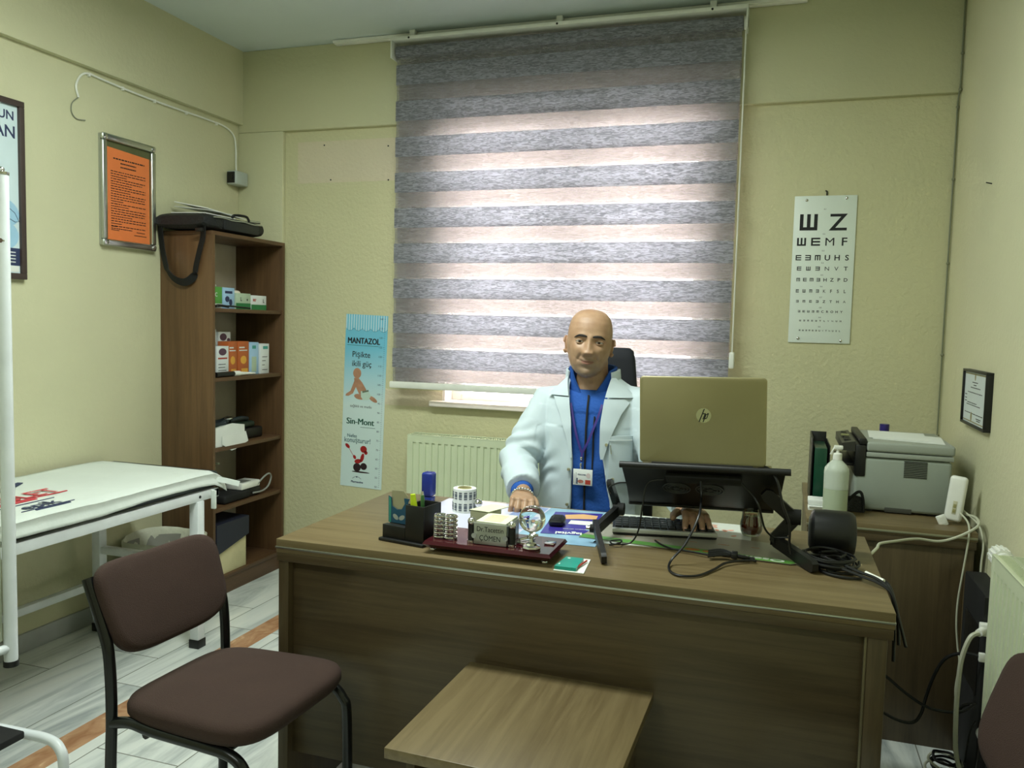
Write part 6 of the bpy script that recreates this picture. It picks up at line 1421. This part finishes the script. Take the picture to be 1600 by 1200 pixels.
# lapels and collar of the coat
def flap(nm, zs_, fa, fb, lift, th=.0035, parent=coat):
    w = MB(); rings = []
    for z in zs_:
        xa, xb = fa(z), fb(z); top, bot = [], []
        for k in range(9):
            x = xa+(xb-xa)*k/8; y = csurf(x, z, lift); top.append((x, y-th, z)); bot.append((x, y, z))
        rings.append(top+bot[::-1])
    w.loft(rings); return w.build(nm, 'coat', parent, smooth=50)
def lr(T_): return lambda z: tabx(T_, z)
zl = [.88+.0125*k for k in range(17)]
LO = [(.88, -.650), (.95, -.668), (1.03, -.700), (1.07, -.722), (1.08, -.728), (1.09, -.705)]
RO = [(.88, -.540), (.95, -.520), (1.03, -.490), (1.06, -.472), (1.07, -.466), (1.09, -.500)]
flap('lapel', zl, lambda z: tabx(XLE, z)+.004, lambda z: tabx(LO, z), .006)
flap('lapel', zl, lambda z: tabx(XRE, z)-.004, lambda z: tabx(RO, z), .006)
zc_ = [1.085+.007*k for k in range(10)]
flap('collar', zc_, lambda z: tabx(XLE, z)+.003, lambda z: -.752+(z-1.085)*1.0, .010)
flap('collar', zc_, lambda z: tabx(XRE, z)-.003, lambda z: -.448-(z-1.085)*1.2, .010)
w = MB(); rings = []
for j in range(6):
    f = j/5; z = 1.135+.040*f; ra, rb = .098-.004*f, .092-.003*f; o_, i_ = [], []
    for k in range(41):
        th = .95+(2*PI-1.9)*k/40; x, y = math.sin(th), -math.cos(th); dz = .016*max(0, math.cos(th))*f; o_.append((-.612+ra*x, 2.79+rb*y, z-dz)); i_.append((-.612+(ra-.006)*x, 2.79+(rb-.006)*y, z-dz))
    rings.append(o_+i_[::-1])
w.loft(rings); w.build('collar_stand', 'coat', coat, smooth=60)
w = MB(); pz = [.80+.02*k for k in range(9)]; rings = []
for z in pz:
    xa, xb = -.522+(.008 if z < .81 else 0), -.452; top, bot = [], []
    for k in range(9): x = xa+(xb-xa)*k/8; y = csurf(x, z, .006); top.append((x, y-.003, z)); bot.append((x, y+.006, z))
    rings.append(top+bot[::-1])
w.loft(rings); pk = w.build('chest_pocket', 'coat', coat, smooth=50)
w = MB(); w.tube([(-.522+.07*k/8, csurf(-.522+.07*k/8, .945, .011), .945) for k in range(9)], .0013, 6); w.build('pocket_seam', mat('seam_grey', (196, 202, 202), .8), pk)  # seam in a slightly greyer white than the coat
w = MB(); w.cyl((-.518, csurf(-.518, .93, .014), .93), (-.514, csurf(-.514, .90, .014), .90), .0025, 8); w.build('pocket_pen', 'steel', pk)
w = MB()
for x, z in ((-.531, .93), (-.508, .815), (-.655, .84), (-.657, .72)): w.cyl((x, csurf(x, z, .004), z), (x, csurf(x, z, .012), z), .0050, 14)
w.build_each('snap_button', mat('pale_metal', (190, 186, 150), .3, .6), coat)
# lanyard with badge
w = MB(); M['lan'] = mat('purple_lanyard', (52, 36, 120), .6)
def ly_(pts): 
    P_ = smooth_path(pts, 5); ribbon(w, P_, .0075, .0016, Vector((1, 0, 0)))
ly_([(-.664, surf(-.664, 1.06, .009), 1.06), (-.655, surf(-.655, 1.03, .010), 1.03), (-.635, surf(-.635, .96, .012), .96), (-.614, surf(-.614, .90, .013), .90)])
ly_([(-.556, surf(-.556, 1.06, .009), 1.06), (-.562, surf(-.562, 1.03, .010), 1.03), (-.588, surf(-.588, .95, .012), .95), (-.610, surf(-.610, .90, .013), .90)])
ly_([(-.612, surf(-.612, .90, .013), .903), (-.613, surf(-.613, .87, .014), .868)])
lan = w.build('lanyard', 'lan', man, smooth=60)
w = MB(); w.box(-.6165, -.6095, surf(-.613, .87, .019), surf(-.613, .87, .014), .873, .885, bev=.001); w.box(-.617, -.611, surf(-.613, .85, .019), surf(-.613, .85, .014), .842, .864, bev=.001); w.build_each('clip', 'chrome', lan)
bdx0, bdx1, bz0, bz1 = -.638, -.572, .790, .840; byf = surf(-.605, .84, .021)
w = MB(); w.box(bdx0, bdx1, byf, byf+.0025, bz0, bz1+.004, bev=.001); bd = w.build('badge', mat('badge_white', (226, 230, 228), .25, var=.01), lan)
Tb_ = Matrix.Translation((bdx0, byf, bz0)) @ Matrix.Rotation(PI/2, 4, 'X')
w = MB(Tb_); w.box(.042, .060, .004, .019, .0001, .0004); w.build('red_panel', 'redp', bd)
w = MB(Tb_); w.prism(ell(.052, .034, .0075, .0085, 18), .0001, .0004); w.build('seal', mat('pale_seal', (206, 190, 190), .4), bd)
w = MB(Tb_); w.prism(ell(.026, .013, .010, .0058, 18), .0001, .0004); w.build('portrait', mat('portrait_print', (170, 110, 96), .5, var=.4, vscale=150), bd)
w = MB(Tb_); w.box(.012, .016, .004, .024, .0001, .0003); w.text('PERSONEL', .0062, Matrix.Translation((.0155, .0335, .0001)), bold=.0002, thick=.0001); w.box(.0095, .0105, .004, .042, .0001, .0003); w.box(.003, .004, .006, .038, .0001, .0003); w.build('print', 'navy', bd)
# bracelet watch on his right wrist
F = Vector((.26, -.95, -.10)).normalized(); U = Vector((.1, .1, 1)); U = (U-F*U.dot(F)).normalized(); S = F.cross(U); pc = WRR+F*.026
w = MB(); w.tube([pc+S*.0335*math.cos(a)+U*.0200*math.sin(a) for a in [2*PI*k/24 for k in range(25)]], .0040, 8); 
for k in range(8): a = PI*(.2+.6*k/7); w.sphere(pc+S*.034*math.cos(a)+U*.0225*math.sin(a), .0045, 8, 6)
w.build('bracelet', 'chrome', man)
bpy.context.view_layer.update()
